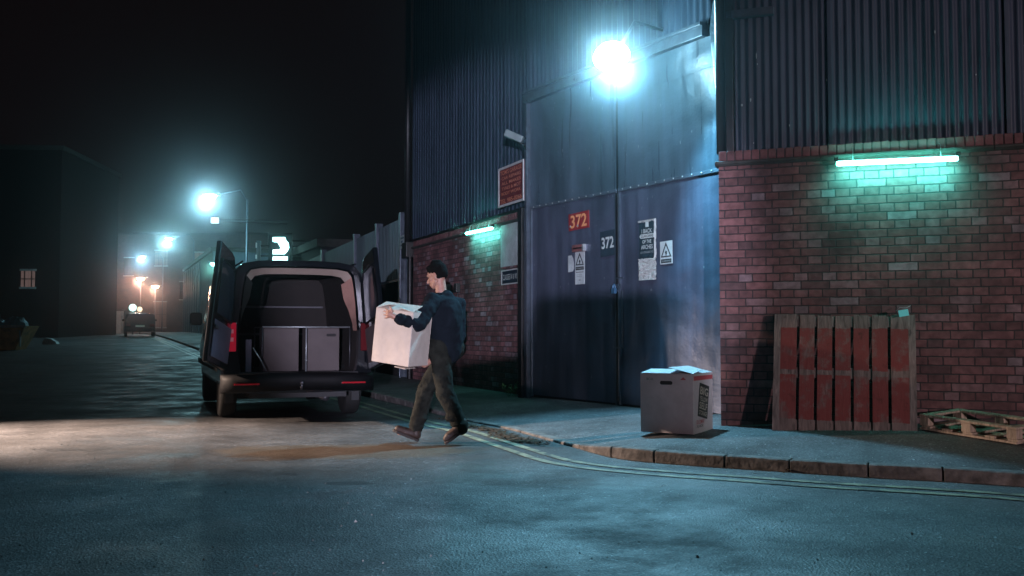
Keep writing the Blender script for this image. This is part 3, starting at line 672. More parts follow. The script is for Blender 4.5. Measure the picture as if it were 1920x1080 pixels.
# poster strip
x0, x1, z0, z1 = span(MD, 1198, 1231, 412, 525, .03)
t = thing('poster', 'long crumpled black and white poster taped to the right door', 'poster', MD @ Matrix.Translation(((x0 + x1) / 2, -.03, (z0 + z1) / 2)))
w, h = (x1 - x0) / 2, (z1 - z0) / 2
r3 = random.Random(9)
def paper(xa, xb, za, zb, amp, m, name, y=-.004):
    nx, nzz = 10, 18; vv = [(xa + (xb - xa) * i / nx + (r3.uniform(-.004, .004) if i in (0, nx) else 0), y - amp * (r3.random() ** 2), za + (zb - za) * j / nzz) for j in range(nzz + 1) for i in range(nx + 1)]
    b = MB(); b.add(vv, [(j * (nx + 1) + i, j * (nx + 1) + i + 1, (j + 1) * (nx + 1) + i + 1, (j + 1) * (nx + 1) + i) for j in range(nzz) for i in range(nx)]); return b.build(name, m, t)
CRMP = mat('crumpled_film', (.62, .64, .62), .25, noise=(14, .2), bump=(30, .8, .02))
paper(-w * .9, w * .88, -h * .30, h * .96, .002, mat('poster_ink', (.03, .055, .07), .35, noise=(12, .4), bump=(20, .5, .01)), 'printed_sheet', -.006)
paper(-w, w, -h, -h * .28, .014, CRMP, 'blank_sheet')
paper(w * .80, w * 1.05, -h * .3, h, .010, CRMP, 'clear_sleeve', -.008)
paper(-w * 1.05, w, h * .93, h, .006, CRMP, 'clear_sleeve', -.006)
PW = world_of(t); WL = mat('poster_letter', (.66, .70, .68), .5)
MB().prism([(-w * .15, h * .76), (w * .2, h * .76), (w * .2, h * .94), (-w * .15, h * .94)], -.012, -.010).build('emblem', WL, t)
for s, a, c, xw in (("I BACK", .56, .70, .58), ("OF THE", .22, .34, .50), ("ARCHES", .03, .17, .66)): text(s, PW, -w * xw, w * xw, h * a, h * c, .012, WL, t, bold=.015)
MB().prism([(-w * .86, h * .46), (-w * .7, h * .39), (w * .8, h * .39), (w * .8, h * .53), (-w * .7, h * .53)], -.0115, -.010).build('speech_bar', WL, t)
text("GUARDIANS", PW, -w * .68, w * .72, h * .415, h * .505, .013, INK, t, bold=.015)
text("#SAVETHEARCHES", PW, -w * .75, w * .72, -h * .12, -h * .04, .012, mat('grey_letter', (.3, .34, .35), .5), t, bold=.01)
# security lamp on the left cladding
cxp = P(964, 256, (ML @ Vector((hit(964, 256, ML, .35)[0], -.35, 0))).y); lx, lz = hit(964, 256, ML, .35); lb, _ = hit(986, 270, ML, .05)
t = thing('security_camera', 'small white security camera on a bracket above the red sign', 'camera', ML @ Matrix.Translation((lx, -.35, lz)))
Tc = world_of(t) @ Matrix.Rotation(R(-35), 4, 'Z') @ Matrix.Rotation(R(-25), 4, 'X')
MB().box(-.055, .055, -.14, .14, -.05, .05).build('camera_body', mat('camera_shell', (.16, .20, .21), .5, noise=(6, .2)), t, Tc, bevel=.012)
MB().lathe([(.03, -.15), (.034, -.138), (.03, -.13)], (0, 0, 0), 12, 'y').build('lens', BLACK, t, Tc)
MB().tube([(0, 0, -.04), (.1, .12, -.14), (lb - lx, .30, -.12)], .014, 8).box(lb - lx - .05, lb - lx + .05, .28, .31, -.2, -.04).build('bracket', BLACK, t)

# ================================================================== fence beyond the warehouse
MF0 = P(757, 517, 19.9); MFd = Vector((680, -1800)).normalized()
MF = frame(MF0.x, MF0.y, 680, -1800)
fl = hit(608, 500, MF)[0]
FN = thing('fence', 'tall grey corrugated metal fence on a dark wall beyond the drainpipe', 'fence', MF @ Matrix.Translation((0, 0, 0)))
zlo, zhi = 2.22, 3.46
FM = mat('fence_sheet', (.045, .085, .10), .5, .2, noise=(3, .35, .1), scale2=(3, 3, .5))
def fcorr(x0, x1):
    b = MB(); pitch, amp = .14, .04; x = x0; pts = []
    while x < x1:
        for dx, dy in ((0, 0), (.3, 0), (.42, -amp), (.88, -amp)): pts.append((min(x + dx * pitch, x1), dy))
        x += pitch
    n = len(pts); b.add([(p[0], p[1], zlo) for p in pts] + [(p[0], p[1], zhi) for p in pts], [(i, i + 1, n + i + 1, n + i) for i in range(n - 1)]); return b.build('metal_sheet', FM, FN, MF)
xc = [0, hit(712, 480, MF)[0], hit(670, 480, MF)[0], fl, fl * 2.0]
for i in range(4): fcorr(xc[i + 1] + .06, xc[i] - .06)
for i, x in enumerate(xc): MB().box(x - .07, x + .07, -.10, .06, 0, zhi + .12).build('fence_post', STEEL, FN, MF, bevel=.01)
MB().box(xc[-1], 0, .02, .2, 0, zlo + .02).build('base_wall', mat('dark_render', (.035, .03, .03), .8, noise=(4, .4), bump=(20, .5, .01)), FN, MF)
MB().box(xc[-1], 0, -.03, .02, zlo - .05, zlo + .0).build('rail', STEEL, FN, MF)
x0, x1, z0, z1 = span(MF, 750.5, 760.5, 441, 466, .10)
t, w, h = board('notice_board', 'small white notice on the corrugated fence beside the drainpipe', 'sign', MF, x0, x1, z0, z1, .10, WORN, .01)
MB().box(-w * .7, w * .5, -.012, -.01, h * .45, h * .7).box(-w * .6, w * .1, -.012, -.01, -.1 * h, .2 * h).box(-w * .7, w * .7, -.012, -.01, -h * .6, -h * .35).build('printed_line', mat('blue_ink', (.05, .12, .18), .6), t)

# ================================================================== plant at the foot of the door post
wp = ML @ Vector((-.35, -.10, 0)); t = thing('weed', 'small green weed growing at the foot of the brick by the door', 'plant', (wp.x, wp.y, pz(wp.x, wp.y)))
LEAF = mat('weed_leaf', (.07, .16, .05), .55, noise=(20, .4)); b = MB(); s_ = MB(); r3 = random.Random(4)
for _ in range(26):
    a = r3.random() * 6.28; l = r3.uniform(.10, .24); bx, by = r3.uniform(-.14, .14), r3.uniform(-.05, .05); tip = Vector((bx + math.cos(a) * l * .6, by + math.sin(a) * l * .4 - .03, l))
    s_.tube([(bx, by, 0), tip], .002, 4)
    for k in range(5):
        q = Vector((bx, by, 0)).lerp(tip, .35 + .16 * k); d = Vector((r3.uniform(-1, 1), r3.uniform(-1, 1), r3.uniform(-.2, .8))).normalized() * r3.uniform(.03, .055); n = d.cross(Vector((0, 0, 1))).normalized() * .013
        b.add([q, q + d * .5 + n, q + d, q + d * .5 - n], [(0, 1, 2, 3)])
b.build('leaf', LEAF, t); s_.build('stem', LEAF, t)

# ================================================================== cartons
CARD = mat('carton_board', (.46, .37, .35), .75, noise=(6, .12), bump=(50, .15, .004))
CARDW = mat('carton_cream', (.52, .45, .39), .75, noise=(4, .12), bump=(5, .55, .03))
CARDK = mat('carton_shadow', (.02, .018, .02), .8)
def carton(label, M, w, d, h, m, flaps, group=None, holes='', hole_at=0.0):
    """open carton, origin at the middle of its base; flaps = angles above level for -y, +y, -x, +x sides (None: shut flat)"""
    t = thing('cardboard_box', label, 'box', M, group); th = .006
    b = MB(); b.box(-w / 2, w / 2, -d / 2, -d / 2 + th, 0, h).box(-w / 2, w / 2, d / 2 - th, d / 2, 0, h)
    b.box(-w / 2, -w / 2 + th, -d / 2 + th, d / 2 - th, 0, h).box(w / 2 - th, w / 2, -d / 2 + th, d / 2 - th, 0, h).box(-w / 2 + th, w / 2 - th, -d / 2 + th, d / 2 - th, .0, th)
    b.build('box_wall', m, t, bevel=.0025, seg=1)
    for side, ang in zip(('f', 'k', 'l', 'r'), flaps):
        if side in 'fk': L2, W2 = d / 2 - .003, w - .006
        else: L2, W2 = (d if d < w else w) / 2 - .003, d - .006
        T = {'f': Matrix.Translation((0, -d / 2, h)), 'k': Matrix.Translation((0, d / 2, h)) @ Matrix.Rotation(R(180), 4, 'Z'), 'l': Matrix.Translation((-w / 2, 0, h)) @ Matrix.Rotation(R(-90), 4, 'Z'), 'r': Matrix.Translation((w / 2, 0, h)) @ Matrix.Rotation(R(90), 4, 'Z')}[side]
        T = M @ T @ Matrix.Rotation(R(ang), 4, 'X')
        MB().box(-W2 / 2, W2 / 2, 0, L2, .001, .005).build('flap', m, t, T)
    for s in holes:
        T = M if s == 'f' else M @ Matrix.Rotation(R(90), 4, 'Z')
        q = d / 2 if s == 'f' else w / 2
        pts = [(hole_at + .045 * (1 if math.cos(a) > 0 else -1) + .018 * math.cos(a), h - .085 + .018 * math.sin(a)) for a in [R(10 + k * 20) for k in range(18)]]
        MB().prism(pts, -q - .0022, -q - .0004).build('hand_hole', CARDK, t, T)
    return t
# the carton on the pavement
N0 = Vector((1.675, 8.92)); a = R(32); bl, br_ = .53, .51
eL = Vector((-math.cos(a), math.sin(a))) * bl; eR = Vector((math.sin(a), math.cos(a))) * br_
ctr = N0 + (eL + eR) / 2; zb = max(pz(*(N0 + v)) for v in (Vector((0, 0)), eL, eR, eL + eR)) - .012
MC = Matrix.Translation((ctr.x, ctr.y, zb)) @ Matrix.Rotation(-a, 4, 'Z')
# local: x along -eL (to the right/near), y along eR (away)
CG = mat('carton_lilac', (.58, .53, .56), .72, noise=(5, .14), bump=(5, .5, .025))
CT = carton('big pale carton with a slanted black logo, standing open by the doors', MC, bl, br_, .555, CG, (7, -2, -2, 13), holes='f', hole_at=.0)
PINKP = mat('red_print', (.50, .10, .12), .6); DARKP = mat('black_print', (.04, .045, .045), .6); YELP = mat('yellow_print', (.45, .42, .36), .6)
MRt = MC @ Matrix.Rotation(R(90), 4, 'Z')      # right-hand face: x runs away from the viewer, y inwards
fo = bl / 2
MB().box(-br_ / 2 + .02, br_ / 2 - .002, -fo - .002, -fo - .0004, .495, .535).build('printed_band', PINKP, CT, MRt)
Tl = Matrix.Rotation(R(11), 4, 'Y')
LG = Matrix.Translation((.02, 0, .30))
MB().box(-.135, .115, -fo - .0022, -fo - .0005, -.165, .15, T=LG @ Tl).build('logo_panel', DARKP, CT, MRt)
for s, zz, hh in (("BIG", .045, .075), ("YELLOW", -.015, .045), ("SELF", -.09, .065), ("STORAGE", -.145, .042)):
    text(s, MRt, -.112, .095, zz, zz + hh, fo + .003, YELP, CT, bold=.02, T=LG @ Tl)
text("BOX COMPANY", MRt, -.17, .03, .085, .125, fo + .001, PINKP, CT, bold=.01)
text("XL BOX", MRt, -.17, .0, .055, .078, fo + .001, DARKP, CT, bold=.01)
MB().prism([(.14, .50), (.20, .50), (.17, .528)], -br_ / 2 - .002, -br_ / 2 - .0004).build('printed_arrow', PINKP, CT, MC)
text("BOX", MC, -.2, -.13, .49, .515, br_ / 2 + .001, mat('faint_print', (.12, .22, .22), .6), CT, bold=.01)

# ================================================================== pallets
def wood(name, col, paintc=None):
    m = bpy.data.materials.new(name); m.use_nodes = True; t, bs = nodes_of(m); L = t.links.new
    tc = t.nodes.new('ShaderNodeTexCoord'); mp = t.nodes.new('ShaderNodeMapping'); mp.inputs['Scale'].default_value = (14, 14, 2.2); L(tc.outputs['Object'], mp.inputs[0])
    n = t.nodes.new('ShaderNodeTexNoise'); n.inputs['Scale'].default_value = 2; n.inputs['Detail'].default_value = 9; n.inputs['Distortion'].default_value = 1.2; L(mp.outputs[0], n.inputs['Vector'])
    r = ramp(t, [(.3, tuple(x * .35 for x in col)), (.48, tuple(x * .8 for x in col)), (.6, col), (.75, tuple(min(1, x * 1.5) for x in col))]); L(n.outputs['Fac'], r.inputs[0])
    n2 = t.nodes.new('ShaderNodeTexNoise'); n2.inputs['Scale'].default_value = 5; n2.inputs['Detail'].default_value = 9; n2.inputs['Roughness'].default_value = .7; L(tc.outputs['Object'], n2.inputs['Vector'])
    out = r.outputs[0]
    if paintc:
        sx = t.nodes.new('ShaderNodeSeparateXYZ'); L(tc.outputs['Object'], sx.inputs[0])
        # paint only between the unpainted board ends and the bare middle strip
        def band(c, hw):
            s = t.nodes.new('ShaderNodeMath'); s.operation = 'SUBTRACT'; L(sx.outputs[2], s.inputs[0]); s.inputs[1].default_value = c
            ab = t.nodes.new('ShaderNodeMath'); ab.operation = 'ABSOLUTE'; L(s.outputs[0], ab.inputs[0])
            w_ = t.nodes.new('ShaderNodeMath'); w_.operation = 'MULTIPLY_ADD'; L(n2.outputs['Fac'], w_.inputs[0]); w_.inputs[1].default_value = .06; L(ab.outputs[0], w_.inputs[2])
            g = t.nodes.new('ShaderNodeMath'); g.operation = 'LESS_THAN'; L(w_.outputs[0], g.inputs[0]); g.inputs[1].default_value = hw + .03; return g.outputs[0]
        s1, s2 = band(.78, .20), band(.32, .21)
        ad = t.nodes.new('ShaderNodeMath'); ad.operation = 'MAXIMUM'; L(s1, ad.inputs[0]); L(s2, ad.inputs[1])
        wr = ramp(t, [(.50, (1, 1, 1)), (.60, (.25, .25, .25))]); L(n2.outputs['Fac'], wr.inputs[0])
        f = t.nodes.new('ShaderNodeMath'); f.operation = 'MULTIPLY'; L(ad.outputs[0], f.inputs[0]); L(wr.outputs[0], f.inputs[1])
        x = t.nodes.new('ShaderNodeMixRGB'); L(f.outputs[0], x.inputs[0]); L(out, x.inputs[1]); x.inputs[2].default_value = (*paintc, 1); out = x.outputs[0]
    dk = ramp(t, [(.30, (.25, .25, .25)), (.42, (1, 1, 1))]); L(n2.outputs['Fac'], dk.inputs[0])
    q = t.nodes.new('ShaderNodeMixRGB'); q.blend_type = 'MULTIPLY'; q.inputs[0].default_value = .9; L(out, q.inputs[1]); L(dk.outputs[0], q.inputs[2])
    L(q.outputs[0], bs.inputs['Base Color']); bs.inputs['Roughness'].default_value = .8
    bp = t.nodes.new('ShaderNodeBump'); bp.inputs['Strength'].default_value = .7; bp.inputs['Distance'].default_value = .006; L(n.outputs['Fac'], bp.inputs['Height']); L(bp.outputs[0], bs.inputs['Normal'])
    return m
WRED = wood('red_painted_wood', (.22, .16, .15), (.21, .042, .040)); WGREY = wood('grey_wood', (.24, .19, .18)); WPALE = wood('pale_wood', (.50, .40, .31))
xl = hit(1450, 690, MR, .25)[0]; xr = hit(1716, 690, MR, .25)[0]
pb = MR @ Vector(((xl + xr) / 2, -.42, 0)); zb = min(pz(*(MR @ Vector((x, -.42, 0))).xy) for x in (xl, xr)); wq = xr - xl; lean = math.atan2(.27, 1.0)
MP = MR @ Matrix.Translation(((xl + xr) / 2, -.44, zb - .0)) @ Matrix.Rotation(R(.6), 4, 'Y') @ Matrix.Rotation(-lean, 4, 'X')
PT = thing('pallet', 'large red painted wooden pallet leaning on the brick wall', 'pallet', MP, 'wooden pallets by the brick wall')
hp = 1.11; nb = 7; gaps = .035; edge = [.205, .134, .132, .136, .133, .135, .21]; gap = (wq - sum(edge)) / 6; x = -wq / 2; r3 = random.Random(8)
for k in range(nb):
    o1 = r3.uniform(-.006, .006)
    MB().box(x, x + edge[k], 0, .02, .0 + o1, hp + r3.uniform(-.012, .008)).build('board', WRED, PT, bevel=.003, seg=1); x += edge[k] + gap
for z in (0.01, hp / 2 - .05, hp - .11): MB().box(-wq / 2, wq / 2, .021, .043, z, z + .10).build('cross_board', WGREY, PT, bevel=.003, seg=1)
for i, x in enumerate((-wq / 2 + .002, -.05, wq / 2 - .102)):
    for z in (.012, hp / 2 - .05, hp - .112): MB().box(x, x + .10, .044, .125, z + .002, z + .10).build('block', WGREY, PT, bevel=.003, seg=1)
    MB().box(x, x + .10, .126, .145, .01, hp - .01).build('rear_board', WRED, PT, bevel=.003, seg=1)
# bare stripes painted pale at both outer edges
for x in (-wq / 2 - .0015, wq / 2 - .0585): MB().box(x, x + .06, -.002, .0205, .0, hp).build('bare_edge', WGREY, PT)
# small tag hanging on the pallet
tx, tz = hit(1694, 587, MR, .2)
t = thing('hanging_tag', 'small turquoise tag hanging on the top right corner of the red pallet', 'tag', MR @ Matrix.Translation((tx, -.235, tz)) @ Matrix.Rotation(R(-10), 4, 'Y'))
MB().box(-.042, .042, -.006, 0, -.03, .03).build('card', mat('turquoise_glow_card', (.16, .62, .62), .4, emit=((.1, .6, .6), .25)), t, bevel=.002); MB().tube([(-.06, .02, .03), (-.02, 0, .055), (.03, 0, .04), (.07, .02, .055)], .0025, 5).build('string', WORN, t)  # card glows faintly, its lit look put into the material
# the flat pallet: corners from its left, near and far corners on the sloping pavement
Lc = Vector((3.61, 8.55)); da = Vector((.47, -.88)).normalized(); dbv = Vector((.88, .47)).normalized(); la, lb2 = .92, .52
zz = lambda q: pz(q.x, q.y)
z1_, z2_, z3_ = zz(Lc), zz(Lc + da * la), zz(Lc + dbv * lb2)
ex = Vector((da.x * la, da.y * la, z2_ - z1_)).normalized(); ey = Vector((dbv.x * lb2, dbv.y * lb2, max(z3_, z1_ + .03) - z1_)); ey = (ey - ex * ey.dot(ex)).normalized(); ez = ex.cross(ey)
M2 = Matrix(((ex.x, ey.x, ez.x, Lc.x), (ex.y, ey.y, ez.y, Lc.y), (ex.z, ey.z, ez.z, z1_ + .012), (0, 0, 0, 1)))
# near edge along x, depth along y
P2 = thing('pallet', 'low bare wooden pallet frame lying flat at the right edge', 'pallet', M2, 'wooden pallets by the brick wall')
hP = .135
for y in (0, lb2 / 2 - .04, lb2 - .09): MB().box(0, la, y, y + .09, .0, .018).build('bottom_board', WPALE, P2, bevel=.002, seg=1)
for k in range(5): MB().box(.02 + k * .205, .11 + k * .205, .002, lb2 - .002, .019, .036).build('slat', WPALE, P2, bevel=.002, seg=1)
for x in (.0, la / 2 - .045, la - .09):
    for y in (.0, lb2 - .08): MB().box(x + .001, x + .09, y + .001, y + .08, .037, hP - .022).build('block', WPALE, P2, bevel=.003, seg=1)
for y in (-.0, lb2 - .08): MB().box(0, la, y, y + .08, hP - .021, hP).build('top_board', WPALE, P2, bevel=.003, seg=1)
for x in (0.0, la - .08): MB().box(x, x + .08, .081, lb2 - .081, hP - .020, hP - .001).build('top_board', WPALE, P2, bevel=.003, seg=1)
# ================================================================== the van
VP = Vector((-2.65, 12.0)); VD = Vector((-.3624, .932)).normalized()
VM = Matrix(((VD.y, VD.x, 0, VP.x), (-VD.x, VD.y, 0, VP.y), (0, 0, 1, 0), (0, 0, 0, 1)))   # x right, y forwards, z up
VPAINT = mat('van_paint', (.006, .007, .010), .18, .2, noise=(3, .2, .04), coat=.5)
VIN = mat('van_lining', (.022, .016, .015), .75, noise=(5, .3)); VLIN = mat('headlining', (.40, .32, .27), .8, noise=(4, .1), bump=(25, .2, .004))
PLY = mat('ply_lining', (.40, .22, .18), .75, noise=(4, .2)); RUB = mat('tyre_rubber', (.012, .012, .012), .8, bump=(60, .3, .004)); RIM = mat('rim_metal', (.08, .08, .09), .4, .6)
VAN = thing('van', 'black panel van with both rear doors open, parked at the kerb', 'van', VM)
outer = [(.0, .34), (.80, .35), (.90, .42), (.945, .80), (.935, 1.12), (.885, 1.45), (.83, 1.70), (.775, 1.86), (.69, 1.945), (.51, 1.98), (.26, 1.992)]
inner = [(.0, .585), (.66, .585), (.70, .62), (.725, .80), (.735, 1.12), (.71, 1.45), (.685, 1.66), (.66, 1.80), (.605, 1.868), (.47, 1.893), (.24, 1.90)]
def ringp(pr): return [(x, z) for x, z in pr] + [(0, pr[-1][1] + .003)] + [(-x, z) for x, z in reversed(pr[1:])]
ro, ri = ringp(outer), ringp(inner); n = len(ro)
def sc(pr, y):
    out = []
    for x, z in pr:
        top = 1.995
        if y > 3.0: top = 1.995 - .05 * ((y - 3.0) / .5) ** 2 if y < 3.5 else max(.98, 1.93 - (y - 3.5) * .85)
        if y > 4.45: top = 1.06 - (y - 4.45) * .35
        zz_ = z if z < .8 else .8 + (z - .8) * (top - .8) / (1.995 - .8)
        k = 1 - (.10 * max(0, (y - 4.3) / .7) ** 2)
        out.append((x * k, y, zz_))
    return out
yst = [0, .05, .3, 1, 2, 3, 3.5, 3.9, 4.3, 4.45, 4.7, 4.88, 4.95]
b = MB(); vs = []
for y in yst:
    k = .985 if y == 0 else 1; vs += [(p[0] * k, p[1], .35 + (p[2] - .35) * (.992 if y == 0 else 1)) for p in sc(ro, y)]
fs = [(i * n + k, i * n + (k + 1) % n, (i + 1) * n + (k + 1) % n, (i + 1) * n + k) for i in range(len(yst) - 1) for k in range(n)]
b.add(vs, fs, True); m0 = len(b.v); b.add([sc(ro, 4.95)[i] for i in range(n)], [tuple(range(n))])
o2 = [(x * .985, 0, .35 + (z - .35) * .992) for x, z in ro]; i1 = [(x, .0, z) for x, z in ri]; i0 = [(x * 1.02, -.004, .585 + (z - .585) * 1.012) for x, z in ri]
b.add(o2 + i0, [(k, (k + 1) % n, n + (k + 1) % n, n + k) for k in range(n)]); b.add(i0 + [(x, .06, z) for x, z in ri], [(k, (k + 1) % n, n + (k + 1) % n, n + k) for k in range(n)], True)
body = b.build('body', VPAINT, VAN)
# inside: lining shell
b = MB(); sel = [k for k in range(n)]
b.add([(x, .061, z) for x, z in ri] + [(x * 1.06, 2.4, z * 1.0) for x, z in ri], [(k, (k + 1) % n, n + (k + 1) % n, n + k) for k in range(n)])
b.build('cargo_lining', VIN, VAN)
b = MB().prism([(x * 1.05, z) for x, z in ri], 2.36, 2.39); bh = b.build('bulkhead', mat('bulkhead_board', (.012, .008, .007), .8, noise=(3, .4)), VAN)
for z in (1.05, 1.45): MB().box(-.7, .7, 2.33, 2.36, z, z + .03).build('rib', RIM, bh, bevel=.005)
# pale head lining just inside the rear opening, and trim of the right-hand side
it = [(x * .985, z - .006) for x, z in inner]
def strip(pts, y0, y1, name, m, sy=1, k2=1.0):
    b = MB(); v = [(x * sy, y0, z) for x, z in pts] + [(x * sy * k2, y1, z) for x, z in pts]; q = len(pts)
    b.add(v, [(i, i + 1, q + i + 1, q + i) for i in range(q - 1)], True); return b.build(name, m, VAN)
top_ = [(x, z) for x, z in it[7:]] + [(0, it[-1][1])] + [(-x, z) for x, z in reversed(it[7:])]
def flange(pts, k, y1, name, m, taper=False):
    v0 = [(x, .012, z) for x, z in pts]; v1 = []
    for j, (x, z) in enumerate(pts):
        kk = k if not taper else k + (1 - k) * (1 - ss(j / (len(pts) - 1.0) * 1.6)) * .9
        v1.append((x * kk, y1, 1.2 + (z - 1.2) * (k + .0 if z > 1.2 else 1)))
    q = len(pts); b = MB(); b.add(v0 + v1, [(i, i + 1, q + i + 1, q + i) for i in range(q - 1)], True); return b.build(name, m, VAN)
flange(top_, .90, .14, 'head_lining', VLIN)
def dens(p, n=4): return [tuple(a + (c - a) * k / n for a, c in zip(p[i], p[i + 1])) for i in range(len(p) - 1) for k in range(n)] + [p[-1]]
flange(dens([(x, z) for x, z in it[4:8]]), .85, .20, 'side_trim', PLY, True); flange(dens([(-x, z) for x, z in it[4:8]]), .86, .2, 'side_trim', VIN, True)
# load floor sill
MB().box(-.74, .74, -.03, .12, .55, .60).build('sill', mat('sill_plastic', (.03, .03, .032), .4), VAN, bevel=.012)
# bumper
bp_ = MB(); prof = [(.0, .36), (-.10, .38), (-.15, .44), (-.16, .52), (-.13, .575), (-.05, .59), (.02, .59), (.02, .36)]
xsb = [-.945, -.90, -.80, -.4, 0, .4, .80, .90, .945]; v = []
for x in xsb:
    e = max(0, (abs(x) - .78) / .165); v += [(x, y * (1 - .75 * e ** 2) + .05 * e ** 2, z + (.012 * math.cos(x * 3))) for y, z in prof]
q = len(prof); bp_.add(v, [(i * q + k, i * q + (k + 1) % q, (i + 1) * q + (k + 1) % q, (i + 1) * q + k) for i in range(len(xsb) - 1) for k in range(q)] + [tuple(range(q)), tuple(range(len(v) - q, len(v)))], True)
BPP = mat('bumper_plastic', (.005, .005, .006), .6, noise=(6, .3, .1), spec=.2); bum = bp_.build('bumper', BPP, VAN)
RDR = mat('red_reflector', (.35, .01, .02), .2, emit=((.8, .02, .03), .05))  # faint glow added to the strips in place of reflected light
for s in (-1, 1): MB().box(min(s * .80, s * .50), max(s * .80, s * .50), -.166, -.155, .455, .475).build('reflector', RDR, bum, bevel=.003)
MB().tube([(0, -.12, .42), (0, -.20, .40), (0, -.22, .47)], .016, 8).lathe([(0, 0), (.025, .008), (.028, .03), (.018, .05), (0, .055)], (0, -.22, .45), 12).build('tow_ball', RIM, bum)
MB().box(-.60, .60, .05, 4.6, .28, .36).build('underbody', BLACK, VAN); MB().box(-.85, .85, .9, 1.15, .22, .34).build('axle', BLACK, VAN, bevel=.03)
MB().tube([(.35, .1, .27), (.35, 1.2, .27)], .05, 10).build('exhaust_pipe', RIM, VAN)
# tail lights
TLM = mat('tail_light_glass', (.45, .01, .03), .12, emit=((1.0, .02, .07), .16), coat=.5); TLD = mat('tail_light_glass_dark', (.09, .004, .007), .7, spec=.12); TLC = mat('clear_lens', (.7, .25, .3), .1, emit=((1, .3, .4), .12))
for s in (-1, 1):
    v = []; 
    for z, xo in ((.86, .957), (.95, .962), (1.08, .96), (1.21, .945)):
        v += [(s * .765, -.014, z), (s * .86, -.035, z), (s * .925, -.022, z), (s * xo, .03, z), (s * (xo - .001), .17, z), (s * .80, .05, z)]
    b = MB(); b.add(v, [(i * 6 + k, i * 6 + (k + 1) % 6, (i + 1) * 6 + (k + 1) % 6, (i + 1) * 6 + k) for i in range(3) for k in range(6)] + [tuple(range(6)), tuple(range(18, 24))]); tl = b.build('tail_light', TLM if s < 0 else TLD, VAN, bevel=.008)
    for z in (.98, 1.08): MB().box(min(s * .80, s * .90), max(s * .80, s * .90), -.040, -.030, z, z + .05).build('lens', TLC if s < 0 else TLD, tl, bevel=.004)
# wheels
for sx in (-1, 1):
    for y in (.86, 3.86):
        c = Vector((sx * .80, y, .335)); wt = MB().lathe([(.20, -.10), (.30, -.105), (.33, -.085), (.335, -.04), (.335, .04), (.33, .085), (.30, .105), (.20, .10)], c, 32, 'x').build('wheel', RUB, VAN)
        MB().lathe([(.0, .0), (.06, .02), (.08, .06), (.17, .05), (.20, .095), (.21, .095), (.21, -.09), (0, -.09)] if sx > 0 else [(0, .09), (.21, .09), (.21, -.095), (.20, -.095), (.17, -.05), (.08, -.06), (.06, -.02), (0, 0)], c, 24, 'x').build('rim', RIM, wt)
    MB().prism([(0, .34), (.0, .2), (.10, .2), (.10, .34)], .45, .47, T=Matrix.Translation((sx * .80 - .05, 0, 0))).build('mud_flap', BLACK, VAN)
# side glass strip, mirrors, roof drip, front parts
for s in (-1, 1):
    MB().add([(s * .925, 3.05, 1.28), (s * .925, 3.85, 1.22), (s * .855, 3.45, 1.80), (s * .862, 3.05, 1.82)], [(0, 1, 2, 3)]).build('side_window', mat('side_glass', (.01, .012, .015), .08), VAN)
    mr_ = MB().box(min(s * .95, s * 1.13), max(s * .95, s * 1.13), 3.62, 3.72, 1.20, 1.40).build('wing_mirror', VPAINT, VAN, bevel=.04)
    MB().box(min(s * .97, s * 1.11), max(s * .97, s * 1.11), 3.612, 3.619, 1.22, 1.38).build('mirror_glass', mat('mirror', (.08, .08, .08), .1, 1), mr_)
    MB().tube([(s * .70, .03, 1.965), (s * .70, 3.2, 1.975)], .012, 6).build('roof_rail', VPAINT, VAN)
    MB().box(min(s * .952, s * .958), max(s * .952, s * .958), .4, 4.4, .60, .68).build('side_moulding', BPP, VAN, bevel=.002)
    MB().box(min(s * .55, s * .88), max(s * .55, s * .88), 4.90, 4.965, .68, .86).build('headlight', GALV, VAN, bevel=.03)
MB().add([(-.72, 3.62, 1.83), (.72, 3.62, 1.83), (.80, 4.36, 1.24), (-.80, 4.36, 1.24)], [(0, 1, 2, 3)]).build('windscreen', mat('screen_glass', (.01, .012, .015), .08), VAN)
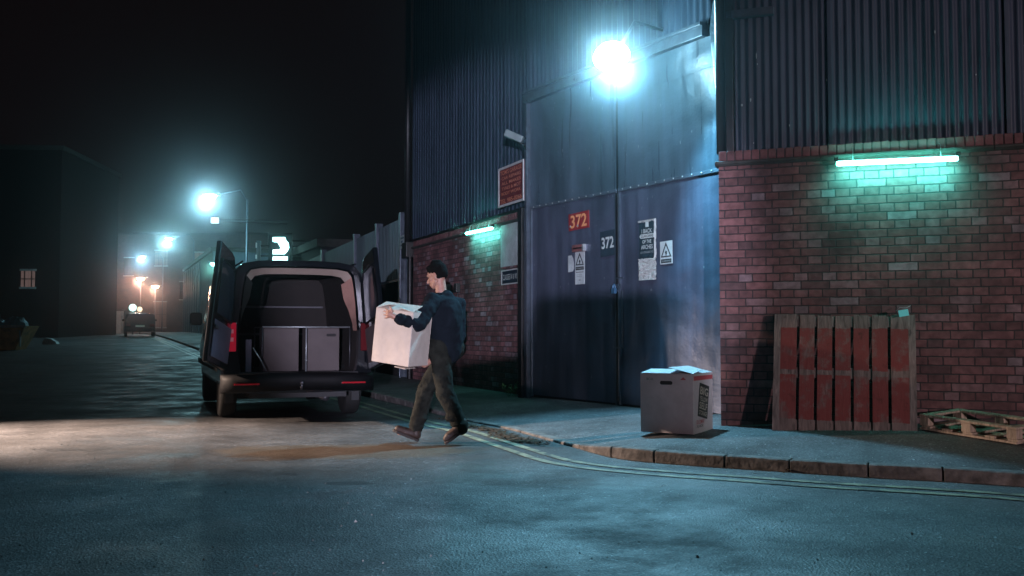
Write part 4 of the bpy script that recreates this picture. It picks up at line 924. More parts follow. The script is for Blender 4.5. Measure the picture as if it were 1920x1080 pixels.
# rear doors
VGL = mat('door_glass', (.05, .055, .075), .12, noise=(3, .2)); TRIM = mat('door_trim', (.13, .10, .15), .6, noise=(3, .25), bump=(14, .2, .01)); TRIMP = mat('door_trim_pale', (.10, .075, .08), .7, noise=(3, .2))
def rear_door(s, phi):
    # local: x from the hinge towards the free edge, y outwards-in thickness, z up
    hinge = Vector((s * .90, -.035, 0))
    
    pts = [(.0, .62), (.0, 1.12), (.04, 1.45), (.09, 1.70), (.145, 1.86), (.24, 1.99), (.38, 2.02), (.87, 2.03), (.87, .62)]
    # built at its own place: mirrored by hand so that no negative scale is left on the object
    ax = Vector((-s * .105, .03, 1)).normalized(); Tr = VM @ Matrix.Translation(hinge) @ Matrix.Translation((0, 0, .6)) @ Matrix.Rotation(s * R(phi), 4, ax) @ Matrix.Translation((0, 0, -.6))
    X = lambda p: [(-s * a_, c_) for a_, c_ in p]
    d = MB().prism(X(pts), -.03, .03).build('rear_door', VPAINT, VAN, Tr, bevel=.02, seg=3)
    gl = [(.09, 1.20), (.12, 1.50), (.16, 1.72), (.24, 1.83), (.76, 1.84), (.78, 1.78), (.78, 1.20)]
    MB().prism(X(gl), .0305, .036).build('window', VGL, d, Tr, bevel=.003, seg=1); MB().prism(X(gl), -.036, -.0305).build('window', VGL, d, Tr, bevel=.003, seg=1)
    tm = [(.07, .70), (.07, 1.13), (.80, 1.13), (.80, .70)]
    MB().prism(X(tm), .031, .045).build('inner_trim', TRIM if s < 0 else TRIMP, d, Tr, bevel=.008)
    rm_ = MB()
    for i in range(len(gl)):
        a_, b_ = X(gl)[i], X(gl)[(i + 1) % len(gl)]; rm_.tube([(a_[0], .036, a_[1]), (b_[0], .036, b_[1])], .012, 6)
    rm_.build('window_seal', BPP, d, Tr)
    MB().box(min(-s * .84, -s * .70), max(-s * .84, -s * .70), .046, .07, 1.02, 1.06).build('handle', RIM, d, Tr, bevel=.006)
    for z in (.8, 1.2, 1.75): MB().tube([(.0, -.0, z - .04), (.0, -.0, z + .04)], .02, 8).build('hinge', RIM, d, Tr)
    return d
rear_door(-1, 110); rear_door(1, 90)
# cargo rack and the two cartons in the van
IV = VM.inverted()
def vloc(px, py, y): 
    o = IV @ Vector((0, 0, CH)); d = IV.to_3x3() @ ray(px, py); t = (y - o.y) / d.y; p = o + d * t; return p.x, p.z
ra, rb = vloc(492, 613, .42), vloc(656, 613, .42); rp = vloc(574, 660, .42)
RK = thing('cargo_rack', 'dark metal rack with a bright top rail and one post inside the van', 'rack', VM @ Matrix.Translation((0, .42, .59)))
zt = ra[1] - .59
MB().tube([(ra[0], 0, zt), (rb[0], 0, zt)], .010, 8).build('rail', GALV, RK); MB().tube([(rp[0], 0, 0), (rp[0], 0, zt)], .011, 8).build('post', GALV, RK)
MB().box(ra[0], rb[0], .01, .9, zt - .012, zt - .002).build('shelf', mat('rack_shelf', (.10, .07, .06), .7, noise=(5, .3)), RK); MB().lathe([(0, -.012), (.014, -.008), (.018, 0)], (rp[0], -.012, .14), 10, 'y').build('catch', GALV, RK)
for x in (ra[0], rb[0]): MB().tube([(x, 0, 0), (x, 0, zt)], .010, 8).tube([(x, .88, 0), (x, .88, zt)], .01, 8).build('post', RIM, RK)
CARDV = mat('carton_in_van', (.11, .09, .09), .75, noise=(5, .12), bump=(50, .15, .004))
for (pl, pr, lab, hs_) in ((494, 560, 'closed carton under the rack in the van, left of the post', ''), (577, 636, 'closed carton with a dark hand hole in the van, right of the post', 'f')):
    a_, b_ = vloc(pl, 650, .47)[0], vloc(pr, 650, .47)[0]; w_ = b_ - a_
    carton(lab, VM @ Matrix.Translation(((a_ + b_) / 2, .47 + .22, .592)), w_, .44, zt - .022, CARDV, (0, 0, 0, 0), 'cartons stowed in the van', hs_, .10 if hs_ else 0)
# a strap and board leaning at the left of the load floor
t = thing('loading_board', 'narrow upright board with a strap at the left of the load floor', 'board', VM @ Matrix.Translation((vloc(466, 660, .16)[0], .16, .602)))
MB().box(-.035, .035, 0, .02, 0, .40).build('plank', TRIM, t, bevel=.004); MB().tube([(.05, -.02, .30), (.14, .0, .16), (.22, .05, .01)], .008, 6).build('strap', GALV, t)
# number plate on the closed side is hidden; small roof beacon seen at the left door's top
# ================================================================== the man
def solid(elems, voxel, name, m, parent, smooth=4, tex=None, M=None, cut=None):
    b = MB()
    for e in elems:
        if e[0] == 'cap':
            _, a_, b_, r0, r1 = e[:5]; a_, b_ = Vector(a_), Vector(b_); d = (b_ - a_); L_ = max(d.length, 1e-4); d /= L_
            pts, rs = [], []
            for q in range(5): th = math.pi / 2 * (1 - q / 4.0); pts.append(a_ - d * r0 * math.sin(th)); rs.append(max(r0 * math.cos(th), r0 * .06))
            for q in range(1, 4): pts.append(a_ + d * L_ * q / 4); rs.append(r0 + (r1 - r0) * q / 4)
            for q in range(5): th = math.pi / 2 * q / 4.0; pts.append(b_ + d * r1 * math.sin(th)); rs.append(max(r1 * math.cos(th), r1 * .06))
            b.tube(pts, rs, 14)
        elif e[0] == 'ell':
            _, c, rad, rot = e; Rm = Matrix(rot).transposed() if rot is not None else Matrix.Identity(3); nn = 14; v = []
            for j in range(1, nn):
                th = math.pi * j / nn
                for k in range(18): ph = 2 * math.pi * k / 18; v.append(Vector(c) + Rm @ Vector((rad[0] * math.sin(th) * math.cos(ph), rad[1] * math.sin(th) * math.sin(ph), rad[2] * math.cos(th))))
            f = [(j * 18 + k, j * 18 + (k + 1) % 18, (j + 1) * 18 + (k + 1) % 18, (j + 1) * 18 + k) for j in range(nn - 2) for k in range(18)] + [tuple(range(18)), tuple(range((nn - 2) * 18, (nn - 1) * 18))]
            b.add(v, f, True)
    o = b.build(name, m)
    rm = o.modifiers.new('r', 'REMESH'); rm.mode = 'VOXEL'; rm.voxel_size = voxel; rm.use_smooth_shade = True
    sm = o.modifiers.new('s', 'SMOOTH'); sm.factor = .5; sm.iterations = smooth
    if tex:
        tx_ = bpy.data.textures.new('folds', 'CLOUDS'); tx_.noise_scale = tex[0]; tx_.noise_depth = 3
        dp = o.modifiers.new('d', 'DISPLACE'); dp.texture = tx_; dp.strength = tex[1]; dp.mid_level = .5; dp.texture_coords = 'GLOBAL'
    bpy.context.view_layer.update(); me = applied(o)
    if cut is not None:
        bm = bmesh.new(); bm.from_mesh(me); bmesh.ops.delete(bm, geom=[v for v in bm.verts if cut(v.co)], context='VERTS'); bm.to_mesh(me); bm.free()
    inv = world_of(parent).inverted() if parent is not None else M.inverted(); me.transform(inv)
    for p in me.polygons: p.use_smooth = True
    me.materials.clear(); me.materials.append(m); bpy.data.objects.remove(o); o = bpy.data.objects.new(name, me); COL.objects.link(o)
    return place(o, parent, world_of(parent) if parent is not None else M)
V = Vector
SKIN = mat('skin', (.42, .22, .16), .5, noise=(30, .12)); SKIN.node_tree.nodes['Principled BSDF'].inputs['Subsurface Weight'].default_value = .08
JKT = mat('dark_jacket', (.007, .010, .015), .95, noise=(8, .3), bump=(60, .35, .006), spec=.12); TRS = mat('olive_trousers', (.015, .016, .013), .95, noise=(12, .6), bump=(28, .6, .012), spec=.15)
BOOT = mat('brown_boot', (.035, .018, .012), .65, noise=(18, .5, .1), bump=(40, .4, .004)); HAIR = mat('dark_hair', (.005, .004, .004), .95, bump=(120, .8, .006), spec=.08); SOLE = mat('boot_sole', (.03, .025, .022), .8)
pel = V((-.66, 9.57, .95)); fw = V((-.75, .66, 0)).normalized(); lf = V((-fw.y, fw.x, 0)); lf = V((-.66, -.75, 0)).normalized()
chest = pel + V((-.005, .0, .34)) - fw * .005; neck = chest + V((-.015, .01, .165)) + fw * .035
shL = chest + lf * .185 + V((0, 0, .105)); shR = chest - lf * .175 + V((0, 0, .085))
elL = V((-.900, 9.20, 1.165)); wrL = V((-1.075, 9.075, 1.225)); haL = V((-1.155, 9.075, 1.265))
elR = V((-.535, 9.66, 1.06)); wrR = V((-.775, 9.50, .83)); haR = V((-.86, 9.45, .775))
hipL = pel + lf * .095 + V((0, 0, -.02)); hipR = pel - lf * .095 + V((0, 0, -.02))
knL = V((-.655, 9.42, .51)); anL = V((-.49, 9.42, .155)); knR = V((-.86, 9.70, .53)); anR = V((-.965, 9.62, .115))
hc = neck + V((-.015, .0, .205)) + fw * .045                                   # head centre
hf = V((-.88, .42, -.28)).normalized(); hl = V((0, 0, 1)).cross(hf).normalized(); hu = hf.cross(hl).normalized()
hrot = ((hf.x, hf.y, hf.z), (hl.x, hl.y, hl.z), (hu.x, hu.y, hu.z))
H = lambda a_, b_, c_: hc + hf * a_ + hl * b_ + hu * c_
MAN = Matrix.Translation((-.78, 9.52, 0))
finger = []
def hand(wr, palm, fdirs, thumb, fl=1.0):
    e = [('cap', wr, wr.lerp(palm, .5), .027, .030), ('cap', wr.lerp(palm, .5), palm, .030, .030)]
    for (p, d1, d2, l) in fdirs: e += [('cap', p, p + d1 * l * .5, .0095, .009), ('cap', p + d1 * l * .5, p + d1 * l * .5 + d2 * l * .5, .009, .0078)]
    p, d1, d2, l = thumb; e += [('cap', p, p + d1 * l * .5, .012, .011), ('cap', p + d1 * l * .5, p + d1 * l * .5 + d2 * l * .5, .011, .009)]
    return e
# left hand lies on the near-left face of the carton, fingers spread up its edge
fx1 = V((-.873, .452, .12)).normalized()     # along the lit face, away from the man
fz1 = V((.12, -.06, .99)).normalized(); fn = fx1.cross(fz1).normalized()
if fn.y > 0: fn = -fn                          # outwards (towards the viewer)
finL = [(haL + fz1 * .026 * k_, (fx1 + fz1 * s_).normalized(), (fx1 + fz1 * s_ - fn * .4).normalized(), l_) for k_, s_, l_ in ((1.1, .30, .075), (.45, .12, .085), (-.25, -.08, .08), (-.95, -.28, .065))]
body_e = [('ell', H(0, 0, .03), (.098, .077, .105), hrot), ('ell', H(.045, 0, -.035), (.056, .056, .078), hrot), ('cap', H(.058, .024, -.095), H(.058, -.024, -.095), .024, .024),
          ('cap', H(.0, .052, -.06), H(.055, .035, -.09), .026, .022), ('cap', H(.0, -.052, -.06), H(.055, -.035, -.09), .026, .022),
          ('cap', H(.100, 0, .0), H(.122, 0, -.035), .009, .0135), ('ell', H(.092, 0, .025), (.014, .048, .014), hrot), ('cap', H(.094, .018, -.064), H(.094, -.018, -.064), .0085, .0085), ('cap', H(.091, .016, -.078), H(.091, -.016, -.078), .008, .008),
          ('ell', H(-.012, .080, -.012), (.022, .010, .034), hrot), ('ell', H(-.012, -.080, -.012), (.022, .010, .034), hrot), ('cap', H(.05, .045, -.02), H(.06, .03, -.03), .022, .02), ('cap', H(.05, -.045, -.02), H(.06, -.03, -.03), .022, .02),
          ('cap', neck - V((0, 0, .03)), H(-.02, 0, -.04), .058, .054), ('cap', pel, chest, .13, .14), ('cap', shL, shR, .055, .055), ('cap', chest, neck, .13, .06),
          ('cap', shL, elL, .050, .040), ('cap', elL, wrL, .040, .027), ('cap', shR, elR, .050, .040), ('cap', elR, wrR, .040, .027),
          ('cap', hipL, knL, .080, .055), ('cap', knL, anL, .052, .036), ('cap', hipR, knR, .080, .055), ('cap', knR, anR, .052, .036), ('cap', hipL, hipR, .095, .095), ('cap', anL, anL + V((-.10, .02, -.08)), .034, .03), ('cap', anR, anR + V((-.15, .0, -.02)), .034, .028)]
body_e += hand(wrL, haL, finL, (haL + fz1 * .028 - fx1 * .02, (fz1 + fx1 * .4).normalized(), (fz1 * .6 + fx1 * .8 - fn * .3).normalized(), .06))
upv = V((0, 0, 1)); rf_ = V((-.80, -.25, -.10)).normalized()
body_e += hand(wrR, haR, [(haR + V((-.30, .80, .0)).normalized() * .024 * k_, rf_, (rf_ + upv * .55).normalized(), l_) for k_, l_ in ((1.3, .07), (.45, .08), (-.4, .076), (-1.2, .06))], (haR + V((.01, -.02, .01)), (rf_ + upv * .5 + V((.2, -.5, 0))).normalized(), (rf_ + upv * .8).normalized(), .055))
MANO = solid(body_e, .0062, 'person', SKIN, None, 3, None, MAN); tag(MANO, 'man in dark jacket and olive trousers striding left with an open carton in his arms', 'person')
# eyes
for s in (-1, 1): MB().lathe([(0, -.008), (.007, -.004), (.008, 0), (.007, .004), (0, .008)], H(.083, s * .03, .004), 10).build('eye', mat('eye_dark', (.03, .02, .02), .2), MANO, Matrix.Identity(4))
def fold(elems): return elems
jk = [('cap', pel + V((0, 0, .0)), chest, .165, .175), ('cap', chest, neck - V((0, 0, .06)), .165, .085), ('cap', shL, shR, .082, .082), ('cap', pel + V((0, 0, -.03)), pel + V((0, 0, .12)), .158, .160),
      ('cap', pel - lf * .06 + V((.01, 0, .02)), chest - lf * .07, .12, .125), ('cap', pel + lf * .06 + V((.01, 0, .02)), chest + lf * .07, .12, .125), ('ell', chest - fw * .065 + V((0, 0, -.05)), (.10, .15, .19), None),
      ('cap', shL, elL, .088, .070), ('cap', elL, wrL - (wrL - elL).normalized() * .012, .074, .046), ('cap', wrL - (wrL - elL) * .30, wrL - (wrL - elL) * .02, .054, .050),
      ('cap', shR, elR, .080, .070), ('cap', elR, wrR, .076, .046),
      ('cap', neck + V((.03, -.02, .0)) - fw * .03, neck + V((0, .03, .0)) - fw * .03, .066, .066)]
solid(jk, .011, 'jacket', JKT, MANO, 3, (.085, .030))
cf = MB(); dW = (wrL - elL).normalized()
cf.tube([wrL - dW * .055, wrL - dW * .02, wrL - dW * .0], [.056, .057, .052], 16)
cf.build('cuff', JKT, MANO, Matrix.Identity(4))
# collar
cl_ = MB(); vv = []; NC = 22
for k in range(NC):
    a_ = -math.pi + 2 * math.pi * k / NC * .96; dd = -fw * math.cos(a_ + 3.14159) + lf * math.sin(a_ + 3.14159)
    for (rr, hh) in ((.078, -.02), (.070, .035), (.082, .018)): vv.append(neck - fw * .012 + dd * rr + V((0, 0, hh)))
cl_.add(vv, [(k * 3 + j, k * 3 + j + 1, (k + 1) * 3 + j + 1, (k + 1) * 3 + j) for k in range(NC - 1) for j in range(2)], True); co = cl_.build('collar', JKT, MANO, Matrix.Identity(4)); sd = co.modifiers.new('t', 'SOLIDIFY'); sd.thickness = .006
dk, dr = (anL - knL).normalized(), (anR - knR).normalized()
tr = [('cap', hipL + V((0, 0, .03)), knL, .112, .088), ('cap', knL, anL - dk * .02, .090, .076), ('cap', hipR + V((0, 0, .03)), knR, .112, .088), ('cap', knR, anR - dr * .03, .090, .074), ('cap', hipL, hipR, .125, .125),
      ('ell', hipL.lerp(knL, .55) + lf * .06, (.05, .05, .085), None), ('ell', hipR.lerp(knR, .55) - fw * -.05, (.05, .05, .085), None),
      ('ell', anL - dk * .05, (.088, .085, .045), None), ('ell', anR - dr * .05, (.084, .08, .05), None), ('ell', anL - dk * .12 - V((.03, 0, 0)), (.085, .08, .05), None), ('ell', anR - dr * .13, (.086, .08, .05), None)]
solid(tr, .010, 'trousers', TRS, MANO, 3, (.075, .026))
# boots
def boot(an, heel, toe, name='boot'):
    d = (toe - heel).normalized(); up = V((0, 0, 1)); nrm = (up - d * up.dot(d)).normalized()
    e = [('cap', heel + d * .04 + nrm * .045, heel + d * .17 + nrm * .035, .043, .043), ('cap', heel + d * .15 + nrm * .032, toe - d * .045 + nrm * .030, .044, .036), ('cap', heel + d * .05 + nrm * .05, an + V((0, 0, .06)), .050, .056)]
    o = solid(e, .008, name, BOOT, MANO, 2)
    sdv = d.cross(nrm).normalized(); s_ = MB(); L_ = (toe - heel).length
    pr = [(.0, .026), (.03, .038), (.10, .036), (.18, .044), (L_ - .05, .042), (L_ - .01, .026), (L_, .008)]
    v = [heel + d * a_ + sdv * w_ + nrm * zz_ for zz_ in (-.012, .012) for a_, w_ in pr + [(a2, -w2) for a2, w2 in reversed(pr)]]; q = len(pr) * 2
    s_.add(v, [tuple(range(q)), tuple(range(q, 2 * q))] + [(k, (k + 1) % q, q + (k + 1) % q, q + k) for k in range(q)]); s_.build('sole', SOLE, o, Matrix.Identity(4), bevel=.003, seg=1)
boot(anR, V((-.925, 9.60, .018)), V((-1.185, 9.60, .125)))
boot(anL, V((-.46, 9.42, .150)), V((-.655, 9.37, .014)))
# hair: cap of the skull, short back and sides
solid([('ell', H(-.012, 0, .055), (.106, .083, .090), hrot), ('ell', H(-.04, 0, .02), (.080, .078, .085), hrot), ('cap', H(.055, .03, .095), H(.055, -.03, .095), .028, .028), ('cap', H(.0, 0, .135), H(-.05, 0, .12), .035, .035)],
      .006, 'hair', HAIR, MANO, 2, (.012, .012), cut=lambda c: (c - hc).dot(hf) > .075 and (c - hc).dot(hu) < .055 or (c - hc).dot(hf) > -.02 and (c - hc).dot(hu) < .018 or (c - hc).dot(hu) < -.045)
# ---- the carton he carries
exv = fx1; eyv = V((.46, .888, .02)).normalized(); ezv = eyv.cross(exv).normalized()
if ezv.z < 0: ezv = -ezv
exv2 = exv; eyv = ezv.cross(exv2).normalized()
if eyv.y < 0: eyv = -eyv
Nn = V((-.985, 9.13, .765)); wB, dB, hB = .43, .34, .52
Xa, Ya = -exv2, eyv      # right-handed: x to the near corner, y away, z up
Za = Xa.cross(Ya)
if Za.z < 0: Za = -Za
o_ = Nn + exv2 * wB / 2 + eyv * dB / 2
MX = Matrix(((Xa.x, Ya.x, Za.x, o_.x), (Xa.y, Ya.y, Za.y, o_.y), (Xa.z, Ya.z, Za.z, o_.z), (0, 0, 0, 1)))
CC = carton('plain cream carton with raised flaps carried in the arms of the man', MX, wB, dB, hB, CARDW, (20, -4, 16, 9))
MB().box(.08, .2, -dB / 2 - .03, -dB / 2 + .15, -.012, -.006).build('flap', CARDW, CC, MX @ Matrix.Rotation(R(3), 4, 'Y'))
# ================================================================== cars
def make_car(label, M, paint, lights_on=False, group=None):
    t = thing('parked_car', label, 'car', M, group)
    prof = [(-2.05, .30), (-2.12, .55), (-2.05, .82), (-1.85, .93), (-1.45, 1.30), (-1.15, 1.42), (.0, 1.46), (.45, 1.40), (1.15, 1.00), (1.95, .82), (2.10, .60), (2.08, .30)]
    b = MB(); v = []; st = [(-.86, 0), (-.84, .5), (-.72, 1), (0, 1.0), (.72, 1), (.84, .5), (.86, 0)]; q = len(prof)
    for x, k in st:
        for y, z in prof:
            zz_ = z if z < .9 else .9 + (z - .9) * (1 if k == 1 else (.82 if k == .5 else .0)); v.append((x * (1 if z < .9 or k != 1 else .86), y * (1 if abs(x) < .8 else .985), zz_))
    b.add(v, [(i * q + k, i * q + (k + 1) % q, (i + 1) * q + (k + 1) % q, (i + 1) * q + k) for i in range(len(st) - 1) for k in range(q)] + [tuple(range(q)), tuple(range(len(v) - q, len(v)))])
    b.build('body', paint, t, bevel=.03)
    GL = mat('car_glass', (.01, .012, .014), .08)
    MB().add([(-.58, -1.82, .99), (.58, -1.82, .99), (.55, -1.44, 1.33), (-.55, -1.44, 1.33)], [(0, 1, 2, 3)]).build('rear_window', GL, t, M @ Matrix.Translation((0, -.04, .02)))
    MB().add([(-.60, .50, 1.38), (.60, .50, 1.38), (.66, 1.10, 1.04), (-.66, 1.10, 1.04)], [(0, 1, 2, 3)]).build('windscreen', GL, t, M @ Matrix.Translation((0, .01, .02)))
    for s in (-1, 1):
        for y in (-1.3, 1.28):
            w = MB().lathe([(.18, -.09), (.29, -.09), (.31, -.06), (.31, .06), (.29, .09), (.18, .09)], (s * .80, y, .31), 20, 'x').build('wheel', RUB, t)
            MB().lathe([(0, -.07), (.19, -.08), (.19, .08), (0, .07)], (s * .80, y, .31), 16, 'x').build('rim', RIM, w)
        MB().box(min(s * .55, s * .80), max(s * .55, s * .80), -2.13, -2.06, .62, .78).build('tail_light', TLD, t, bevel=.02); MB().box(min(s * .5, s * .78), max(s * .5, s * .78), 2.02, 2.10, .60, .74).build('headlight', GALV, t, bevel=.02)
        MB().box(min(s * .88, s * 1.02), max(s * .88, s * 1.02), .55, .65, .95, 1.08).build('wing_mirror', paint, t, bevel=.03)
    MB().box(-.26, .26, -2.135, -2.12, .58, .69).build('number_plate', mat('plate', (.5, .5, .4), .4), t); return t
CARP = mat('car_paint', (.012, .013, .016), .18, .2, coat=.6)
cx, cy = P(262, 600, 60).x, 60; make_car('small dark car parked far down the road below the orange lamps', Matrix.Translation((cx, cy, gz(cx, cy))) @ Matrix.Rotation(R(22), 4, 'Z'), CARP)
# two small lamps seen over the distant car
def far_light(px, py, Y, r, col, st, label):
    q = P(px, py, Y); t = thing('marker_lamp', label, 'lamp', (q.x, q.y, gz(q.x, q.y)), 'small lamps above the distant car'); h = q.z - gz(q.x, q.y)
    MB().tube([(0, 0, 0), (0, 0, h)], .05, 8).build('pole', BLACK, t); MB().lathe([(0, h - r), (r * .7, h - r * .7), (r, h), (r * .7, h + r * .7), (0, h + r)], (0, -.1, 0), 12).build('lamp_glass', glow('marker_glass', col, st * .45), t)
far_light(250, 577, 70, .28, (.6, 1, .95), 5, 'small white lamp low over the distant car')
far_light(263, 580, 72, .20, (1, .75, .5), 4, 'small yellowish lamp beside the low white lamp')
# unseen bin added behind the camera, shaped to shade the lower doors
t = thing('shade_bin', 'unseen dark bin added behind the camera to shade the doors', 'bin', Matrix.Translation((.56, -4.0, .02)) @ Matrix.Rotation(R(-4), 4, 'Z'))
BINM = mat('shade_bin_plastic', (.03, .05, .04), .5, noise=(5, .3))
MB().prism([(-.42, .12), (.46, .12), (.46, 1.30), (-.10, 1.30), (-.16, 1.12), (-.44, 1.08)], -.35, .35).build('shade_bin_body', BINM, t, bevel=.02)
MB().prism([(-.12, 1.30), (.48, 1.30), (.44, 1.37), (-.06, 1.37)], -.38, .38).build('lid', BINM, t, bevel=.015)
for x in (-.32, .34):
    for y in (-.27, .27): MB().lathe([(0, -.03), (.07, -.03), (.08, 0), (.07, .03), (0, .03)], (x, y, .06), 14, 'x').build('wheel', RUB, t)
# ================================================================== skip
q = P(12, 640, 40); T = Matrix.Translation((q.x - .3, q.y, gz(q.x, q.y))) @ Matrix.Rotation(R(8), 4, 'Z')
SKM = mat('skip_paint', (.75, .42, .14), .55, noise=(4, .45, .1), bump=(5, .3, .02))
t = thing('skip', 'yellow builders skip piled with blue sacks at the left edge', 'skip', T)
v = []
for z, wx, wy in ((0.0, .85, .6), (1.0, 1.3, .85), (1.0, 1.22, .78), (.08, .78, .55)): v += [(-wx, -wy, z), (wx, -wy, z), (wx, wy, z), (-wx, wy, z)]
b = MB(); b.add(v, [(0, 1, 2, 3)] + [(i * 4 + k, i * 4 + (k + 1) % 4, (i + 1) * 4 + (k + 1) % 4, (i + 1) * 4 + k) for i in range(3) for k in range(4)] + [(12, 13, 14, 15)]); b.build('bin', SKM, t, bevel=.02)
b = MB()
for x in (-.6, 0, .6): b.add([(x - .04, -.63, .05), (x + .04, -.63, .05), (x + .06, -.90, .98), (x - .06, -.90, .98)], [(0, 1, 2, 3)])
MB().box(-1.34, 1.34, -.93, -.83, .93, 1.02).build('rim', WORN, t, bevel=.02); MB().box(1.05, 1.1, -.80, -.7, .15, .92).build('stripe', WORN, t)
BAG = mat('blue_sack', (.14, .38, .5), .45, noise=(5, .4), bump=(9, .6, .05)); r3 = random.Random(2)
for k, (x, y, s_, lab) in enumerate(((-.75, -.2, .42, 'blue sack at the left end of the skip'), (-.02, -.3, .40, 'peaked blue sack in the middle of the skip'), (.72, -.25, .46, 'blue sack at the right end of the skip'))):
    b = MB(); vv = []; nn = 10
    for j in range(1, nn):
        th = math.pi * j / nn
        for i in range(14): ph = 2 * math.pi * i / 14; rr = s_ * (1 + r3.uniform(-.12, .12)); vv.append((rr * math.sin(th) * math.cos(ph), rr * .8 * math.sin(th) * math.sin(ph), rr * .85 * math.cos(th) + (.14 if j < 2 and k == 1 else 0)))
    b.add(vv, [(j * 14 + i, j * 14 + (i + 1) % 14, (j + 1) * 14 + (i + 1) % 14, (j + 1) * 14 + i) for j in range(nn - 2) for i in range(14)] + [tuple(range(14)), tuple(range((nn - 2) * 14, (nn - 1) * 14))])
    o = b.build('sack', BAG, None, T @ Matrix.Translation((x, y, 1.0))); tag(o, lab, 'sack', 'blue sacks in the skip')
q = G(96, 618, .6); q = P(96, 612, 46); o = MB().prism([(-.35, 0), (.35, 0), (.28, .12), (.05, .26), (-.2, .30), (-.33, .15)], -.15, .15).build('rubble_bag', WORN, None, Matrix.Translation((q.x, q.y, gz(q.x, q.y)))); tag(o, 'small pale bag lying on the ground beyond the skip', 'bag')
# ================================================================== background buildings
DIMW = mat('dim_window', (.25, .16, .14), .3, emit=((1, .55, .45), .045)); LITW = mat('lit_window', (.3, .2, .2), .3, emit=((1, .62, .55), .10)); DKW = mat('dark_window', (.01, .01, .012), .1)
def building(label, M, w, d, h, wallm, wins, roof=True, base=True):
    t = thing('building', label, 'building', M)
    MB().box(0, w, 0, d, -1, h).build('wall', wallm, t)
    if roof: MB().box(-.15, w + .15, -.15, d + .15, h, h + .25).build('parapet', STONE, t)
    for (x, z, ww, hh, m) in wins:
        f = MB().box(x - ww / 2 - .08, x + ww / 2 + .08, -.07, .0, z - hh / 2 - .12, z - hh / 2).box(x - ww / 2 - .08, x + ww / 2 + .08, -.05, .0, z + hh / 2, z + hh / 2 + .12).build('window', WORN, t)
        MB().box(x - ww / 2, x + ww / 2, -.025, .0, z - hh / 2, z + hh / 2).build('pane', m, f); MB().box(x - ww / 2, x + ww / 2, -.045, -.026, z - .03, z + .03).box(x - .03, x + .03, -.045, -.026, z - hh / 2, z + hh / 2).build('glazing_bar', STONE, f)
    return t
# end of the street
def wp(px, py, Y): q = P(px, py, Y); return q
bx = P(120, 600, 122)
xx = lambda px: (P(px, 600, 122).x - bx.x)
zh = lambda py: P(300, py, 122).z - .9
building('brick house across the end of the street, lit by the orange lamps', Matrix.Translation((bx.x, 122, .9)), xx(500), 9, zh(440),
         BRICK_F, [(xx(296), zh(484), 1.0, 1.9, DIMW), (xx(308), zh(484), .6, 1.9, DIMW), (xx(372), zh(489), 1.1, 2.1, LITW), (xx(387), zh(489), 1.0, 2.0, DIMW), (xx(300), zh(590), 1.6, 3.2, DIMW), (xx(200), zh(520), 1.2, 2.2, DKW), (xx(240), zh(500), 1.2, 2.2, DKW), (xx(345), zh(545), 1.2, 2.2, DKW)])
for px, lab in ((162, 'pale brick gate pier at the far left end of the street'), (221, 'pale brick gate pier nearer the distant car')):
    q = P(px, 620, 112); t = thing('gate_pier', lab, 'pier', (q.x, q.y, .9), 'gate piers at the end of the street'); MB().box(-.5, .5, -.4, .4, 0, 2.6).build('shaft', WORN, t, bevel=.03); MB().box(-.62, .62, -.5, .5, 2.6, 2.85).build('cap', STONE, t, bevel=.03)
MB()
# left side: dark building with a pair of lit windows
bl_ = P(-220, 600, 56)
building('dark building on the left with a pair of dim lit windows', Matrix.Translation((bl_.x, 56, .4)) @ Matrix.Rotation(R(4), 4, 'Z'), P(100, 600, 56).x - bl_.x, 10, 11.5, mat('dark_brick', (.012, .008, .008), .9, noise=(2, .3)),
         [(P(38, 522, 56).x - bl_.x, P(38, 522, 56).z - .4, .42, .95, LITW), (P(51, 522, 56).x - bl_.x, P(51, 522, 56).z - .4, .36, .95, LITW)])
# right side beyond the fence: garages along the pavement
def along(px0, px1, h, label, m, wins=()):
    # on the line of the left wall, set back a little
    def s_at(px): return hit(px, 600, ML, -.6)[0]
    a_, b_ = s_at(px0), s_at(px1); p_ = ML @ Vector((a_, .6, 0)); 
    Mx = ML @ Matrix.Translation((a_, .6, gz(p_.x, p_.y))); return building(label, Mx, b_ - a_, 6, h, m, wins)
SLAB = mat('blue_render', (.10, .14, .18), .7, noise=(.6, .4), bump=(3, .4, .03))
g1 = along(345, 398, 5.2, 'blue-grey yard building with upright ribs behind the open left van door', SLAB)
for k in range(8): MB().box(-.0, .3, -.10, .0, 0, 5.1).build('rib', STEEL, g1, world_of(g1) @ Matrix.Translation((.05 + k * 1.9, 0, 0)))
along(404, 600, 3.0, 'dark low workshop hidden behind the van roof', mat('dark_workshop', (.02, .022, .028), .8, noise=(1, .3)))
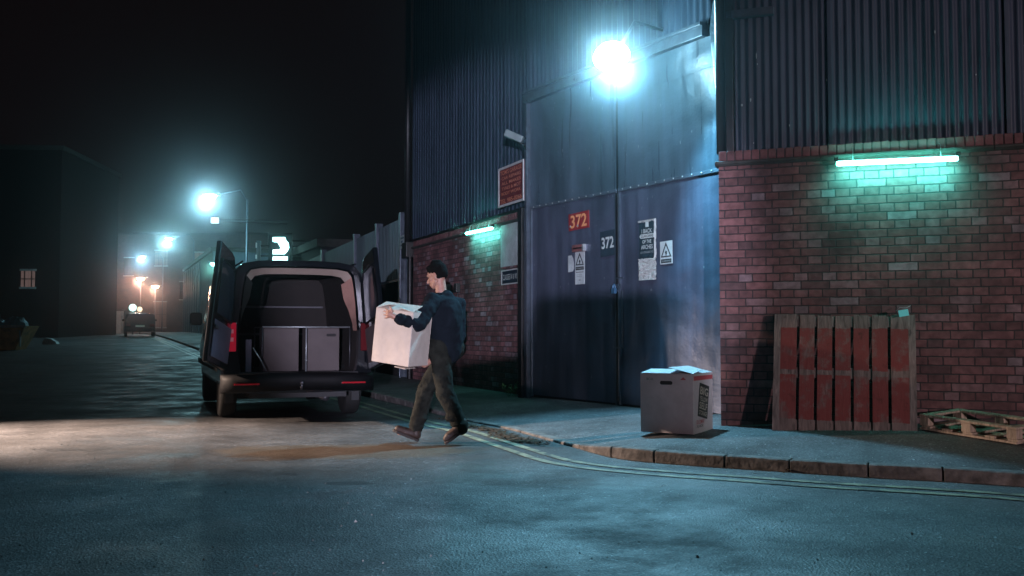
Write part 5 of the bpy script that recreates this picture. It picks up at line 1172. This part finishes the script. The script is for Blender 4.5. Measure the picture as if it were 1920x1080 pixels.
# projecting lit sign
def proj(px, py, wpx, hpx, Y, label, m):
    q = P(px, py, Y); s_ = Y / 1800; t = thing('hanging_sign', label, 'sign', (q.x, q.y, q.z), None); w, h = wpx * s_ / 2, hpx * s_ / 2
    MB().box(-w, w, 0, .16, -h, h).build('sign_case', m, t, bevel=.02)
    MB().tube([(w, .08, h * .5), (w + 3.2, .9, h * .5)], .03, 6).tube([(w, .08, -h * .5), (w + 3.2, .9, -h * .5)], .03, 6).build('bracket', BLACK, t); return t, w, h
t, w, h = proj(525, 465, 44, 56, 33, 'bright cyan lit sign with a thick hooked glyph above the van roof', mat('sign_case', (.01, .03, .04), .4))
GLY = glow('sign_glyph', (.45, 1, .95), 6)
gp = [(-.62, .72), (.42, .72), (.52, .50), (.72, .34), (.78, .0), (.62, -.24), (.40, -.42), (-.60, -.42), (-.60, -.12), (.02, -.10), (.08, .10), (-.02, .12), (-.18, .38), (-.60, .42)]
MB().prism([(a_ * w, b_ * h) for a_, b_ in gp], -.03, -.004).build('glyph', GLY, t); MB().prism([(-.58 * w, -.58 * h), (.66 * w, -.58 * h), (.66 * w, -.86 * h), (-.62 * w, -.86 * h)], -.03, -.004).build('bar', GLY, t)
t, w, h = proj(484, 470, 8, 38, 35, 'narrow dim sign case seen edge-on left of the lit sign', mat('dim_case', (.25, .4, .45), .4, emit=((.3, .6, .7), .06)))
MB().box(-w * 1.2, -w * .6, -.01, 0, .3 * h, .8 * h).box(-w * 1.2, -w * .6, -.01, 0, -.8 * h, -.4 * h).build('edge_light', glow('edge_glow', (.5, .8, .9), .5), t)
t, w, h = proj(402, 413, 14, 11, 47, 'small bright white box lamp below the nearest street lamp', mat('lit_box', (.5, .5, .5), .4, emit=((.8, .95, 1), 1.4)))
# ================================================================== haze
HZ = bpy.data.materials.new('halo_haze_volume'); HZ.use_nodes = True; nt = HZ.node_tree; nt.nodes.remove(nt.nodes['Principled BSDF'])
pv = nt.nodes.new('ShaderNodeVolumePrincipled'); pv.inputs['Color'].default_value = (.80, .86, .92, 1); pv.inputs['Density'].default_value = HAZE_D; pv.inputs['Anisotropy'].default_value = .978
nt.links.new(pv.outputs[0], nt.nodes['Material Output'].inputs['Volume'])
tag(MB().box(-125, 75, -45, 330, -2, 13).build('halo_haze', HZ), kind='stuff')  # haze box added so that the lamps get halos
